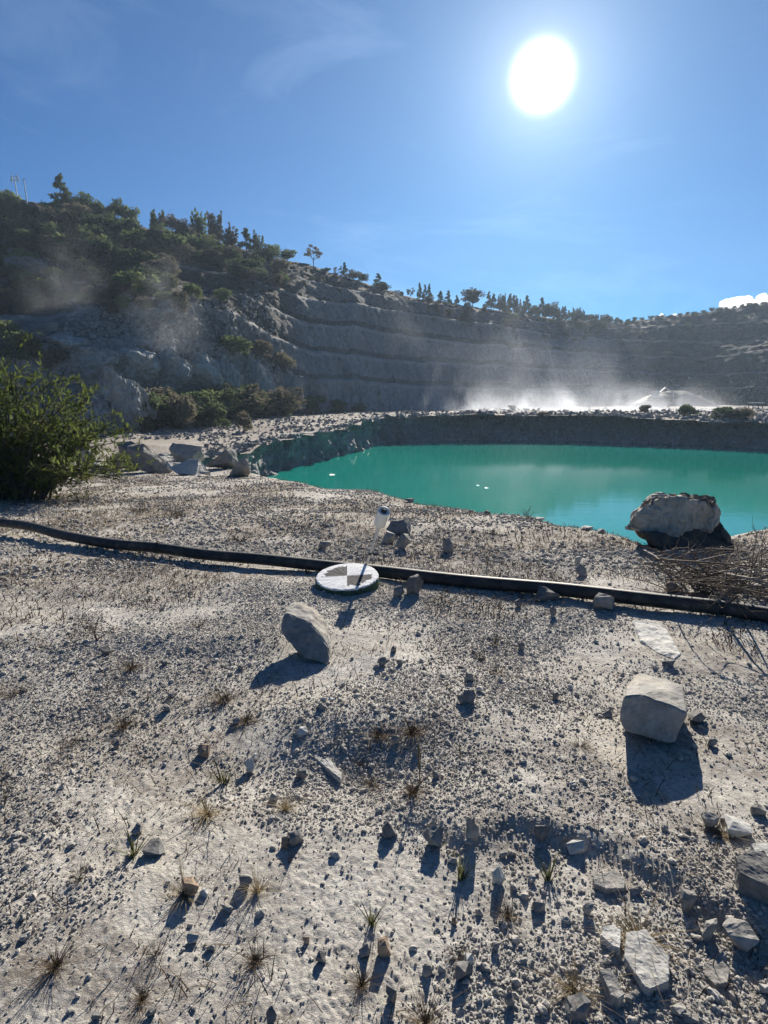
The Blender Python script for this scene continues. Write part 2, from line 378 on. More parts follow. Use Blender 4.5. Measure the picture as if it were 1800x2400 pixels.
# ------------------------------------------------------------------ quarry walls and hillside
HC = {  # px: (base y, five bench edges y, skyline y), (seven distances)
    -420: ((1020, 872, 790, 690, 600, 500, 380), (52, 54, 64, 78, 92, 106, 122)),
    0: ((1017, 835, 745, 655, 575, 500, 455), (56, 59, 70, 84, 99, 114, 128)),
    120: ((1016, 812, 742, 660, 580, 515, 484), (58, 62, 71, 86, 100, 115, 128)),
    250: ((1013, 838, 718, 665, 600, 540, 506), (60, 64, 72, 87, 100, 115, 128)),
    400: ((1006, 858, 700, 668, 620, 575, 546), (66, 69, 76, 88, 100, 114, 126)),
    550: ((990, 868, 735, 690, 645, 605, 578), (76, 79, 86, 95, 104, 116, 128)),
    640: ((984, 876, 790, 725, 672, 630, 602), (84, 86, 92, 99, 108, 119, 131)),
    720: ((978, 892, 822, 758, 700, 655, 620), (92, 94, 99, 105, 112, 122, 134)),
    830: ((970, 893, 836, 767, 712, 680, 655), (103, 105, 110, 115, 121, 128, 139)),
    950: ((966, 905, 848, 788, 732, 702, 694), (116, 118, 123, 128, 134, 141, 153)),
    1100: ((964, 909, 853, 805, 752, 726, 718), (130, 132, 138, 144, 151, 159, 172)),
    1300: ((966, 915, 866, 822, 785, 760, 746), (160, 163, 170, 178, 188, 200, 218)),
    1450: ((966, 914, 870, 832, 797, 771, 756), (186, 190, 198, 208, 219, 232, 248)),
    1650: ((966, 910, 880, 842, 803, 762, 731), (186, 190, 198, 208, 221, 235, 251)),
    1800: ((966, 909, 873, 820, 799, 750, 709), (172, 176, 184, 195, 209, 224, 242)),
    2250: ((960, 900, 860, 800, 740, 680, 630), (150, 154, 162, 174, 190, 206, 226))}
ks = sorted(HC); KY = np.array([HC[k][0] for k in ks], float); KD = np.array([HC[k][1] for k in ks], float)
cols = np.arange(-420, 2251, 4.0); NCH = len(cols)
cy = np.stack([np.interp(cols, ks, KY[:, j]) for j in range(7)], 1); cdst = np.stack([np.interp(cols, ks, KD[:, j]) for j in range(7)], 1)
for j in range(1, 6):   # uneven bench edges
    cy[:, j] += 3.5 * fbm(p3(cols, 0 * cols + j * 7.1, 0, .02), 4)
cy[:, 6] += 1.5 * fbm(p3(cols, 0 * cols, 3, .03), 3)
def atv(px, py, D):
    a = px - 900.0; b = 1200.0 - py
    ry = F * cp + b * sp; k = D / ry
    return np.stack([a * k, D + 0 * a, CAMZ + (-F * sp + b * cp) * k], -1)
prof = []; veg_dark_rows = []; facer = []; paler = []
righty = sstep(1350, 1600, cols); lefty = sstep(760, 600, cols)
E = [atv(cols, cy[:, j], cdst[:, j]) for j in range(7)]
base = E[0].copy(); base[:, 2] = G0(base[:, 1]) - 1.2
prof.append(base); veg_dark_rows.append(0 * cols); facer.append(0 * cols); paler.append(0 * cols)
cur = base
for j in range(1, 7):
    tgt = E[j]; n = (20, 16, 16, 14, 12, 10)[j - 1]
    inner = cur
    for k in range(1, n + 1):
        q = k / n
        # face: mostly steep at the far wall, a plain slope on the left and right hillsides
        slope = np.clip(lefty * (0, 0, .75, .9, .95, 1, 1)[j] + righty * .7, 0, 1)[:, None]
        h = q ** (1.0)
        dmix = (1 - slope) * (.18 + .82 * q) + slope * q if j < 6 else q + 0 * slope
        p = inner + (tgt - inner) * np.concatenate([np.repeat(dmix, 2, 1), np.full((NCH, 1), h)], 1)
        prof.append(p); 
        topf = (0, .05, .05, .12, .25, .5, .9)[j]
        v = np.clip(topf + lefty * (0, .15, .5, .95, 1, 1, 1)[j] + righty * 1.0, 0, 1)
        if q < .22: v = np.clip(v + .55, 0, 1)  # darker band along the foot of each face
        veg_dark_rows.append(v); facer.append(np.ones(NCH)); paler.append(0 * cols + (.0 if q < .92 else .3) * (1 - righty * .5))
    cur = tgt
    if j < 6:
        wbench = (1 - lefty * .2) * (1.7 + 1.5 * np.abs(perlin(p3(cols, 0 * cols, j * 3, .013))))
        for k in (1, 2, 3):
            p = cur.copy(); d = p[:, :2] / np.linalg.norm(p[:, :2], axis=1)[:, None]
            p[:, :2] += d * (wbench * k / 3)[:, None]; p[:, 2] += .08 * k
            prof.append(p); veg_dark_rows.append(np.clip(.25 + lefty * .4 + righty * .4, 0, 1)); facer.append(np.full(NCH, .35)); paler.append(0 * cols + .35 * (1 - righty * .5))
        cur = prof[-1]
for k in range(1, 7):
    p = E[6].copy(); p[:, :2] *= (1 + .03 * k); p[:, 2] -= .25 * k * k * .9
    prof.append(p); veg_dark_rows.append(np.ones(NCH)); facer.append(np.full(NCH, .3)); paler.append(0 * cols)
HV = np.array(prof); NRH = len(prof); hv = HV.reshape(-1, 3); fa = np.array(facer).ravel()
rad = hv[:, :2] / np.linalg.norm(hv[:, :2], axis=1)[:, None]
dsc = np.clip(np.linalg.norm(hv[:, :2], axis=1) / 110, .55, 1.6)
dsp = 1.15 * fbm(np.stack([hv[:, 0] * .16, hv[:, 1] * .16, hv[:, 2] * .07], -1), 5, .58) + .35 * np.round(2.5 * perlin(np.stack([hv[:, 0] * .35, hv[:, 1] * .35, hv[:, 2] * .22], -1))) / 2.5
dsp = dsp * fa * dsc
hv[:, :2] += rad * dsp[:, None]
hv[:, 2] += .30 * fbm(hv * .5, 3) * np.where(fa > .9, .8, .5)
# rim of the lower left cliff: a run of bulging rock shoulders
vg = np.array(veg_dark_rows).ravel()
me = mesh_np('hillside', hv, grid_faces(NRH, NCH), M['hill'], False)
attr(me, 'veg_dark', vg); attr(me, 'pale', np.array(paler).ravel())
tag(link('hillside', me), kind='structure')
bvh_h = BVHTree.FromPolygons(hv.tolist(), grid_faces(NRH, NCH).tolist())
def hit(px, py, which=None):
    best = None; r = ray(px, py); o = Vector((0, 0, CAMZ))
    for b in which or (bvh_g, bvh_q, bvh_b, bvh_h):
        h = b.ray_cast(o, r)
        if h[0] is not None and (best is None or h[3] < best[1]): best = (h[0], h[3], h[1])
    return best[0] if best else None
def upx(p):   # photo pixels per metre at p
    return F / ((p - Vector((0, 0, CAMZ))).dot(Vector((0, cp, -sp))))
# ------------------------------------------------------------------ rocks
def hull_mesh(name, pts, mat, cuts=2, rough=.03, seed=0, smooth=False):
    bm = bmesh.new()
    for p in pts: bm.verts.new(p)
    r = bmesh.ops.convex_hull(bm, input=bm.verts)
    bmesh.ops.delete(bm, geom=[v for v in bm.verts if not v.link_faces], context='VERTS')
    size = max((v.co.length for v in bm.verts))
    bmesh.ops.dissolve_limit(bm, angle_limit=R(14), verts=bm.verts[:], edges=bm.edges[:])
    bmesh.ops.bevel(bm, geom=bm.edges[:], offset=size * .018, segments=1, affect='EDGES', clamp_overlap=True)
    bmesh.ops.triangulate(bm, faces=bm.faces)
    for _ in range(cuts): bmesh.ops.subdivide_edges(bm, edges=bm.edges[:], cuts=1, use_grid_fill=True)
    bmesh.ops.recalc_face_normals(bm, faces=bm.faces)
    bm.normal_update()
    co = np.array([v.co[:] for v in bm.verts]); no = np.array([v.normal[:] for v in bm.verts])
    k = 2.6 / size
    q = fbm(co * k + seed * 3.7, 3, .6); st_ = np.round(q * 3) / 3
    d = (.45 * q + .75 * st_ + .45 * np.abs(perlin(co * k * 3.3 + seed)) + .22 * perlin(co * k * 9 + seed)) * rough * size
    co = co + no * d[:, None]
    for v, c in zip(bm.verts, co): v.co = c
    me = bpy.data.meshes.new(name); bm.to_mesh(me); bm.free(); me.materials.append(mat)
    if smooth: me.polygons.foreach_set('use_smooth', [True] * len(me.polygons))
    return me
def rock_pts(rs, n=13, flat=1.0, box=.75):
    out = []
    for _ in range(n):
        v = Vector([rs.gauss(0, 1) for _ in range(3)]).normalized()
        m = max(abs(v.x), abs(v.y), abs(v.z)); v = v.lerp(v / m, box)
        v = v * rs.uniform(.8, 1); v.z *= flat; out.append(v * .5)
    return out
def free_stone(name, px, py, w, h, label, mat='rock', cat='stone', seed=0, depth=None, sink=.12, tilt=0, box=.6, rot=None, round_=False, rough=.035, group=None, n=14, cuts=1):
    """stone whose foot stands at photo pixel (px, py); w, h: its size in photo pixels there"""
    p = gpt(px, py) if py > 1085 else hit(px, py); s = 1 / upx(p)
    rs = random.Random(seed * 131 + int(px)); W, Hh = w * s, h * s; Dp = depth if depth is not None else W * rs.uniform(.7, .95)
    me = hull_mesh(name, rock_pts(rs, n + (12 if round_ else 0), 1, 0 if round_ else box), M[mat], cuts, rough, seed + px % 17, round_)
    co = np.empty(len(me.vertices) * 3, np.float32); me.vertices.foreach_get('co', co); co = co.reshape(-1, 3)
    co -= (co.max(0) + co.min(0)) / 2; co /= (co.max(0) - co.min(0))
    ang = rs.uniform(-.5, .5) if rot is None else rot
    co *= (W, Dp, Hh * (1 + sink))
    me.vertices.foreach_set('co', co.astype(np.float32).ravel()); me.update()
    o = link(name, me); o.rotation_euler = (tilt, rs.uniform(-.12, .12), ang)
    o.location = (p.x, p.y + Dp * .3, p.z + Hh * (1 + sink) * .5 - Hh * sink)
    if group: o['group'] = group
    return tag(o, label, cat)
def outline_rock(name, base_px, front, back, label, mat, seed=1, rough=.03, cat='rock', cuts=3):
    """front/back: (px, py, metres behind the foot); convex block with those corners"""
    p0 = gpt(*base_px); pts = [at(a, b, p0.y + d) - p0 for a, b, d in front + back]
    me = hull_mesh(name, pts, M[mat], cuts, rough, seed); o = link(name, me); o.location = p0
    return tag(o, label, cat)
fp = lambda x, y: (x, y, .28 * (1552 - y) / 140 - .03)
outline_rock('rock', (735, 1554),
    [fp(664, 1436), fp(660, 1487), fp(681, 1503), fp(694, 1520), fp(709, 1538), fp(745, 1552), fp(768, 1556), fp(705, 1447), fp(728, 1458), fp(748, 1483), fp(770, 1516)],
    [(682, 1410, .42), (702, 1411, .44), (738, 1422, .42), (760, 1447, .40), (778, 1490, .34), (779, 1512, .30), (774, 1552, .16)],
    'upright wedge of grey rock with a pointed top, in front of the checkered marker', 'rock', 3, .022)
fp = lambda x, y: (x, y, .05 * (1742 - y) / 110 - .04)
outline_rock('rock', (1545, 1742),
    [fp(1462, 1634), fp(1504, 1627), fp(1610, 1671), fp(1452, 1688), fp(1462, 1714), fp(1578, 1744)],
    [(1497, 1576, .42), (1558, 1602, .34), (1602, 1606, .30), (1468, 1612, .30), (1600, 1690, .24), (1470, 1690, .3)],
    'squarish grey rock block with a pale sloping top, standing alone on gravel', 'rock', 9, .014)
b0 = flat_pt(1568, 1280)
pts = [at(a, b, b0.y + d) - b0 for a, b, d in [
    (1458, 1240, -.06), (1484, 1208, .0), (1512, 1182, .05), (1545, 1168, .05), (1600, 1172, 0), (1655, 1178, .1), (1684, 1190, .2), (1682, 1225, .15), (1668, 1246, .1), (1630, 1262, 0), (1590, 1275, -.1), (1560, 1258, -.12),
    (1510, 1246, 0), (1530, 1168, .7), (1600, 1163, .9), (1660, 1168, .8), (1684, 1200, .8), (1500, 1195, .7), (1660, 1250, .7), (1560, 1262, .7)]]
me = hull_mesh('boulder', pts, M['boulder'], 5, .045, 5)
o = tag(link('boulder', me), 'large weathered boulder with a dark flat top perched at the water side edge', 'boulder'); o.location = b0
# dark crusty top and dark footing under the boulder
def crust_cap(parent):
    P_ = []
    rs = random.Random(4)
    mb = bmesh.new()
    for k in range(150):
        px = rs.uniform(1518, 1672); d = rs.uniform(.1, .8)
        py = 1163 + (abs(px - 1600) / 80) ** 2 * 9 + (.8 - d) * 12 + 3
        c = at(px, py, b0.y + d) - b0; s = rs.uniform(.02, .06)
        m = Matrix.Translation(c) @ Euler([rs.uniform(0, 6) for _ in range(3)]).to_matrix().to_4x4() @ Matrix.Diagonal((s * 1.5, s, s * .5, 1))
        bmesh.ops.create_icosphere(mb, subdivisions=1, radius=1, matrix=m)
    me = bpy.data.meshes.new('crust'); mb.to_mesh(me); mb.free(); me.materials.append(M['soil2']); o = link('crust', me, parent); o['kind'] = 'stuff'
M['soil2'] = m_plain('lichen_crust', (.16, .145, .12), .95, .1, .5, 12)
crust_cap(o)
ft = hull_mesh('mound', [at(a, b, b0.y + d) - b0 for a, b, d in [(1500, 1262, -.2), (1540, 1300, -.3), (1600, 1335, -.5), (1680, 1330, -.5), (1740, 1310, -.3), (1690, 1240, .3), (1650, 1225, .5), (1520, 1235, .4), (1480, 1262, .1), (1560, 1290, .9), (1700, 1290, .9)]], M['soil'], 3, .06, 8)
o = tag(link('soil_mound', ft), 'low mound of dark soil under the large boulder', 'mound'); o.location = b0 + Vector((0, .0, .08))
# ------------------------------------------------------------------ hand placed stones: px, foot y, width, height, material, label
ST = [
(761,1290,34,20,'rock','small angular stone beyond the pipe, on its own behind the checkered marker'),
(936,1254,60,34,'grey_rock','dark flat-topped stone behind the white canister, largest of three together'),
(910,1275,30,28,'rock','pale stone beside the canister pole, closest to it of three together'),
(944,1288,32,36,'rock','pale blocky stone in front of the dark flat-topped stone beyond the pipe'),
(1052,1297,26,36,'rock','lone upright stone beyond the pipe between the canister and the twiggy shrub'),
(935,1400,28,26,'grey_rock','small square stone beside the checkered marker, left of a taller stone'),
(971,1396,44,46,'grey_rock','tall grey stone standing against the pipe beside the checkered marker'),
(922,1530,14,16,'grey_rock','tiny dark stone beyond the pair of dark stones, on open gravel past the wedge rock'),
(896,1563,20,22,'grey_rock','dark stone with a sharp top on open gravel past the wedge rock'),
(936,1560,14,14,'grey_rock','tiny dark stone beside the dark sharp-topped stone'),
(1100,1650,32,32,'grey_rock','dark angular stone, biggest of the cluster near the middle of the gravel'),
(1082,1652,24,24,'grey_rock','dark stone tucked against the biggest stone of the gravel cluster'),
(1101,1598,22,20,'rock','pale topped stone beyond the cluster of dark stones'),
(1126,1622,18,12,'pale_rock','small flat white stone beside the cluster of dark stones'),
(1142,1188,16,10,'soil2','dark round stone on the rim above the water'),
(960,1166,22,10,'grey_rock','grey stone at the notch of the rim above the water'),
(1268,1212,22,8,'pale_rock','thin pale stone on the rim next to the twiggy shrub'),
(1377,1224,30,8,'pale_rock','bright white flat stone on the rim above the pale blue reflection'),
(1410,1226,24,9,'rock','greyish slab lying on the rim next to the bright white flat stone'),
(1357,1322,16,18,'pale_rock','small white stone beyond the pipe, behind a cube-like stone'),
(1364,1352,28,30,'rock','cube-like stone beyond the pipe casting a square shadow'),
(1283,1410,58,32,'grey_rock','broad grey stone half hidden in the shadow of the pipe'),
(1214,1424,16,20,'grey_rock','small dark stone at the edge of the shadow of the pipe'),
(1296,1446,16,26,'grey_rock','narrow upright stone just out of the shadow of the pipe'),
(1420,1432,56,40,'rock','smooth dome-shaped stone leaning on the pipe'),
(1580,1388,34,22,'brown_rock','brown stone beyond the pipe near the brush pile'),
(1222,1524,14,16,'grey_rock','small dark stone in open gravel between the pipe and the block'),
(1303,1640,17,17,'grey_rock','round dark pebble alone in open gravel beyond the berm'),
(1569,1562,32,14,'grey_rock','flat dark stone at the near end of the long white slab'),
(1640,1698,40,26,'grey_rock','flat dark stone beside the square block rock'),
(1670,1750,22,20,'grey_rock','small dark stone past the shadow tip of the square block rock'),
(1424,1682,24,14,'grey_rock','small flat stone on the far side of the square block rock'),
(1018,1990,42,44,'rock','grey faceted stone in the middle of the berm foot'),
(1108,1975,30,56,'rock','tall narrow stone leaning at the berm foot'),
(1352,2006,38,30,'pale_rock','pale rounded stone at the berm foot'),
(912,1966,32,38,'grey_rock','dark stone set into the shaded berm, near the faceted stone'),
(1272,1972,36,38,'grey_rock','dark stone in the shaded gap of the berm'),
(926,1745,20,20,'grey_rock','dark stone beyond the white slab, near two small tufts'),
(980,1768,24,22,'grey_rock','dark stone at the foot of a small dark tuft above the berm'),
(1022,1826,16,18,'grey_rock','small pointed dark stone just above the berm'),
(1169,2074,32,46,'pale_rock','pale egg-shaped stone standing on sand below the berm'),
(900,2243,32,42,'brown_rock','orange brown stone, the only brightly coloured one in the gravel'),
(857,2245,30,28,'rock','grey stone next to the orange brown stone'),
(1086,2300,38,36,'grey_rock','dark stone under a brown tuft in the sand'),
(1098,2262,24,22,'pale_rock','pale pebble at the roots of the brown tuft'),
(917,2350,26,36,'grey_rock','dark upright stone below the orange brown stone'),
(1195,2362,24,36,'grey_rock','long dark stone standing alone near the bottom of the gravel'),
(1264,2138,32,24,'rock','wide grey stone below a tall green tuft'),
(1163,2230,22,20,'rock','small grey stone on sand between two dark stones'),
(1065,2170,14,18,'brown_rock','small tan pebble above the brown tuft'),
(1177,2168,18,16,'rock','pale pebble just below the egg-shaped stone'),
(1125,2146,18,16,'rock','grey pebble beside the shadow of the green tuft'),
(1000,2290,24,28,'rock','grey stone midway between the orange stone and the brown tuft'),
(1182,2010,22,14,'rock','small stone above the egg-shaped stone'),
(1668,1945,38,38,'rock','steep grey stone beside the straw coloured tuft'),
(1735,1958,64,26,'pale_rock','bright flat oval stone by the straw coloured tuft'),
(1782,1915,34,26,'rock','grey stone at the frame edge beyond the bright oval stone'),
(1610,2132,42,42,'rock','square stone set in the shaded slope between two slabs'),
(1664,2205,44,44,'rock','wedge shaped stone casting shadow beside the brown topped block'),
(1742,2228,78,48,'rock','big brownish flat topped block at the side of the gravel'),
(1357,2392,58,50,'grey_rock','large bluish stone partly out of the bottom of the picture'),
(1380,2146,28,28,'rock','small stone between the crusty slab and the tan grass'),
(1595,2384,38,20,'rock','small slab at the bottom, upper one of two'),
(1620,2398,36,18,'rock','small slab at the bottom, lower one of two'),
(1797,2330,26,18,'pale_rock','pale stone at the very edge beside the sand'),
(1493,2100,30,16,'rock','thin stone at the end of the crusty slab'),
(1480,2352,30,14,'grey_rock','dark flat pebble touching the big white slab'),
(583,1812,28,32,'pale_rock','upright white topped stone beside the shaded mound'),
(596,1782,18,14,'pale_rock','small white pebble behind the upright white topped stone'),
(477,1775,32,24,'brown_rock','brownish stone beside the greenish tuft'),
(246,1536,24,20,'grey_rock','dark stone in front of the big twiggy plant'),
(706,1726,30,18,'pale_rock','pale flat stone behind the long white slab'),
(757,1644,16,8,'pale_rock','first of two bright pebbles near the shadow of the wedge rock'),
(777,1643,15,8,'pale_rock','second of two bright pebbles, further from the wedge rock shadow'),
(390,1668,18,16,'grey_rock','grey pebble between two spidery tufts'),
(386,1560,18,12,'grey_rock','small dark stone in open sand behind the spidery tufts'),
(562,1570,16,12,'grey_rock','dark pebble by the edge of the wedge rock shadow'),
(755,1664,22,16,'grey_rock','dark pebble in front of the two bright pebbles'),
(550,1702,26,18,'grey_rock','grey stone in front of a small dark tuft'),
(270,1752,18,14,'grey_rock','grey pebble in pitted sand near the tall branched twig'),
(444,2098,44,38,'brown_rock','reddish brown stone among dead stalks on sand'),
(477,2102,22,16,'pale_rock','white pebble touching the reddish brown stone'),
(574,2080,30,32,'rock','angular stone beside a tan tuft in sand'),
(694,1985,36,36,'grey_rock','striped grey stone at the berm foot'),
(668,1988,20,26,'brown_rock','tan stone beside the striped grey stone'),
(451,2212,28,20,'pale_rock','white pebble in open sand near the dark bent tuft'),
(494,2230,24,14,'rock','flat grey pebble near the white pebble in open sand'),
(752,2262,26,28,'grey_rock','dark stone alone in fine sand'),
(636,2398,26,36,'grey_rock','dark upright stone at the bottom of the picture in sand'),
(352,2384,26,20,'grey_rock','flat dark stone at the bottom near a small tuft'),
(224,2394,24,14,'grey_rock','small dark pebble at the bottom in sand'),
(716,2214,16,18,'brown_rock','tan pebble in sand above the lone dark stone'),
(357,2008,50,26,'grey_rock','long slanting stone at the end of the berm'),
(316,1960,26,22,'grey_rock','dark stone beyond the long slanting stone'),
(530,2138,32,20,'rock','grey stone just below the angular stone in sand'),
(705,1826,26,22,'grey_rock','dark stone at the near side of the long white slab'),
(640,1880,22,20,'rock','rounded stone on the berm by a thin tan tuft'),
]
for k, (px, py, w, h, m_, lb) in enumerate(ST):
    free_stone('stone', px, py, w, h, lb, m_ if m_ in M else 'rock', seed=k + 3, rough=.03, cuts=2 if w > 30 else 1)
# flat slabs half sunk in the ground: outline in photo pixels, thickness
def slab(name, outline, thick, label, mat, seed=0, lift=.0, tilt=(0, 0)):
    lift -= .018; P_ = [gpt(*q) for q in outline]; c = sum(P_, Vector()) / len(P_)
    cz = max(p.z for p in P_) * .5 + c.z * .5 + lift
    pts = []
    for p in P_:
        z = tilt[0] * (p.x - c.x) + tilt[1] * (p.y - c.y)
        q = Vector((p.x - c.x, p.y - c.y, z))
        pts += [q + Vector((0, 0, thick * .5)), q * 1.03 + Vector((0, 0, -thick))]
    me = hull_mesh(name, pts, M[mat], 4, .022, seed); o = link(name, me); o.location = (c.x, c.y, cz); return tag(o, label, 'slab')
slab('stone_slab', [(1482, 1458), (1530, 1462), (1560, 1478), (1590, 1510), (1598, 1535), (1580, 1548), (1540, 1532), (1500, 1505)], .03, 'long white slab lying flush in the ground between the pipe and the block', 'pale_rock', 2, .012)
slab('stone_slab', [(722, 1738), (740, 1732), (766, 1770), (800, 1822), (798, 1838), (770, 1815), (735, 1775)], .035, 'narrow white slab lying in the shaded mound, long side towards the wedge rock', 'pale_rock', 3, -.012)
slab('stone_slab', [(1466, 2205), (1512, 2200), (1535, 2225), (1566, 2260), (1566, 2320), (1520, 2338), (1508, 2330), (1462, 2262)], .05, 'largest white slab in the gravel, crossed by shadows of grass stalks', 'pale_rock', 4, .02)
slab('stone_slab', [(1412, 2192), (1436, 2184), (1454, 2196), (1450, 2222), (1452, 2240), (1436, 2236), (1408, 2212)], .05, 'smaller white slab touching the largest white slab', 'pale_rock', 5, .02)
slab('stone_slab', [(1402, 2300), (1428, 2296), (1440, 2330), (1462, 2356), (1448, 2368), (1430, 2360)], .05, 'tilted grey slab below the largest white slab', 'rock', 6, .03, (.15, .1))
slab('stone_slab', [(1390, 2062), (1440, 2050), (1465, 2068), (1462, 2092), (1420, 2096), (1392, 2084)], .03, 'crusty beige slab under the berm with a ragged near edge', 'rock', 7, .02)
slab('stone_slab', [(1720, 2058), (1750, 2046), (1782, 2048), (1830, 2110), (1800, 2124), (1760, 2105), (1730, 2092)], .09, 'large dark grey slab jutting out of the slope', 'grey_rock', 8, .05, (0, .15))
slab('stone_slab', [(1756, 2012), (1790, 2004), (1820, 2020), (1810, 2044), (1772, 2042)], .05, 'bright slab behind the large dark grey slab', 'pale_rock', 9, .05)
slab('stone_slab', [(1650, 2262), (1684, 2252), (1710, 2280), (1704, 2312), (1676, 2318), (1652, 2292)], .03, 'round topped buried slab in the sand', 'rock', 10, .012)
slab('stone_slab', [(1368, 1768), (1420, 1790), (1470, 1832), (1466, 1846), (1420, 1826), (1372, 1792)], .02, 'buried beige slab showing through gravel near the block shadow', 'rock', 11, .006)
# ------------------------------------------------------------------ gravel: geometry nodes instances
def pebble_nodes(name, mat, subdiv=2, flat=.62, var=6):
    ng = bpy.data.node_groups.new(name, 'GeometryNodeTree')
    ng.interface.new_socket('Geometry', in_out='INPUT', socket_type='NodeSocketGeometry'); ng.interface.new_socket('Geometry', in_out='OUTPUT', socket_type='NodeSocketGeometry')
    N, L = ng.nodes, ng.links; gi = N.new('NodeGroupInput'); go = N.new('NodeGroupOutput')
    jn = N.new('GeometryNodeGeometryToInstance')
    for k in range(var):
        ic = N.new('GeometryNodeMeshIcoSphere'); ic.inputs['Radius'].default_value = .5; ic.inputs['Subdivisions'].default_value = subdiv
        pos = N.new('GeometryNodeInputPosition'); ad_ = N.new('ShaderNodeVectorMath'); ad_.operation = 'ADD'; ad_.inputs[1].default_value = (k * 7.3, k * 3.1, k * 1.7)
        L.new(pos.outputs[0], ad_.inputs[0])
        nz_ = N.new('ShaderNodeTexVoronoi'); nz_.inputs['Scale'].default_value = 1.7; L.new(ad_.outputs[0], nz_.inputs['Vector'])
        mr = N.new('ShaderNodeMapRange'); mr.inputs['From Min'].default_value = .0; mr.inputs['From Max'].default_value = 1; mr.inputs['To Min'].default_value = 1.15; mr.inputs['To Max'].default_value = .35
        L.new(nz_.outputs['Distance'], mr.inputs['Value'])
        sc_ = N.new('ShaderNodeVectorMath'); sc_.operation = 'SCALE'; L.new(pos.outputs[0], sc_.inputs[0]); L.new(mr.outputs[0], sc_.inputs['Scale'])
        mu = N.new('ShaderNodeVectorMath'); mu.operation = 'MULTIPLY'; L.new(sc_.outputs[0], mu.inputs[0]); mu.inputs[1].default_value = (1.15, .85, flat + .06 * (k % 3))
        sp_ = N.new('GeometryNodeSetPosition'); L.new(ic.outputs['Mesh'], sp_.inputs['Geometry']); L.new(mu.outputs[0], sp_.inputs['Position'])
        sh = N.new('GeometryNodeSetShadeSmooth'); sh.inputs['Shade Smooth'].default_value = False; L.new(sp_.outputs[0], sh.inputs[0])
        sm = N.new('GeometryNodeSetMaterial'); sm.inputs['Material'].default_value = mat; L.new(sh.outputs[0], sm.inputs[0]); L.new(sm.outputs[0], jn.inputs[0])
    ip = N.new('GeometryNodeInstanceOnPoints'); L.new(gi.outputs[0], ip.inputs['Points']); L.new(jn.outputs[0], ip.inputs['Instance']); ip.inputs['Pick Instance'].default_value = True
    def named(nm, typ):
        a = N.new('GeometryNodeInputNamedAttribute'); a.data_type = typ; a.inputs['Name'].default_value = nm; return a.outputs['Attribute']
    L.new(named('idx', 'INT'), ip.inputs['Instance Index']); L.new(named('rot', 'FLOAT_VECTOR'), ip.inputs['Rotation']); L.new(named('scl', 'FLOAT'), ip.inputs['Scale'])
    L.new(ip.outputs[0], go.inputs[0]); return ng
def scatter(name, P, S, mat, label, cat, subdiv=2, flat=.62, tilt=.5):
    me = bpy.data.meshes.new(name); n = len(P); me.vertices.add(n); me.vertices.foreach_set('co', np.asarray(P, np.float32).ravel())
    a = me.attributes.new('scl', 'FLOAT', 'POINT'); a.data.foreach_set('value', np.asarray(S, np.float32))
    a = me.attributes.new('idx', 'INT', 'POINT'); a.data.foreach_set('value', rng.integers(0, 6, n).astype(np.int32))
    rt = rng.uniform(-tilt, tilt, (n, 3)); rt[:, 2] = rng.uniform(0, 6.28, n)
    a = me.attributes.new('rot', 'FLOAT_VECTOR', 'POINT'); a.data.foreach_set('vector', rt.astype(np.float32).ravel())
    o = link(name, me); md = o.modifiers.new('scatter', 'NODES'); md.node_group = pebble_nodes(name + '_nodes', mat, subdiv, flat)
    return tag(o, label, cat, None, 'stuff')
def wedge_points(n, r0, r1, power, ang=42):
    u = rng.uniform(0, 1, n); r = (r0 ** power + u * (r1 ** power - r0 ** power)) ** (1 / power)
    a = np.radians(rng.uniform(-ang, ang, n)); return r * np.sin(a), r * np.cos(a), r
def dens(x, y):
    d = .55 + 1.3 * fbm(p3(x, y, 6.2, .9), 4)
    s = y - np.interp(x, SLX, SLY)
    d = d + .9 * np.exp(-((s - .2) / .5) ** 2) * sstep(-1.3, -.3, x) + .8 * np.exp(-(((x - mound_a.x) / .6) ** 2 + ((y - mound_a.y) / .45) ** 2))
    d = d - 1.0 * sstep(-.1, -.5, s) * sstep(.25, -.6, x)         # bare sand at the lower left
    return np.clip(d, .06, 1.2)
GP, GS = [], []
for n, r0, r1, pw, s0, s1 in ((470000, 1.0, 8, 1.45, .004, .011), (120000, 1.0, 14, 1.4, .009, .022), (9000, 1.1, 9, 1.5, .018, .045), (40000, 1.0, 5, 1.5, .008, .02), (45000, 6, 22, 1.3, .03, .07)):
    x, y, r = wedge_points(n, r0, r1, pw)
    k = rng.uniform(0, 1, n) < dens(x, y); x, y = x[k], y[k]
    sd = pit_sd(x, y); k = sd < .3; x, y = x[k], y[k]
    s = s0 * (s1 / s0) ** (rng.uniform(0, 1, len(x)) ** 1.6)
    GP.append(np.stack([x, y, ground_z(x, y) + s * .12], -1)); GS.append(s)
scatter('gravel', np.concatenate(GP), np.concatenate(GS), M['pebble'], 'loose pale gravel and clods strewn over the dusty ground', 'gravel', 2, .66)
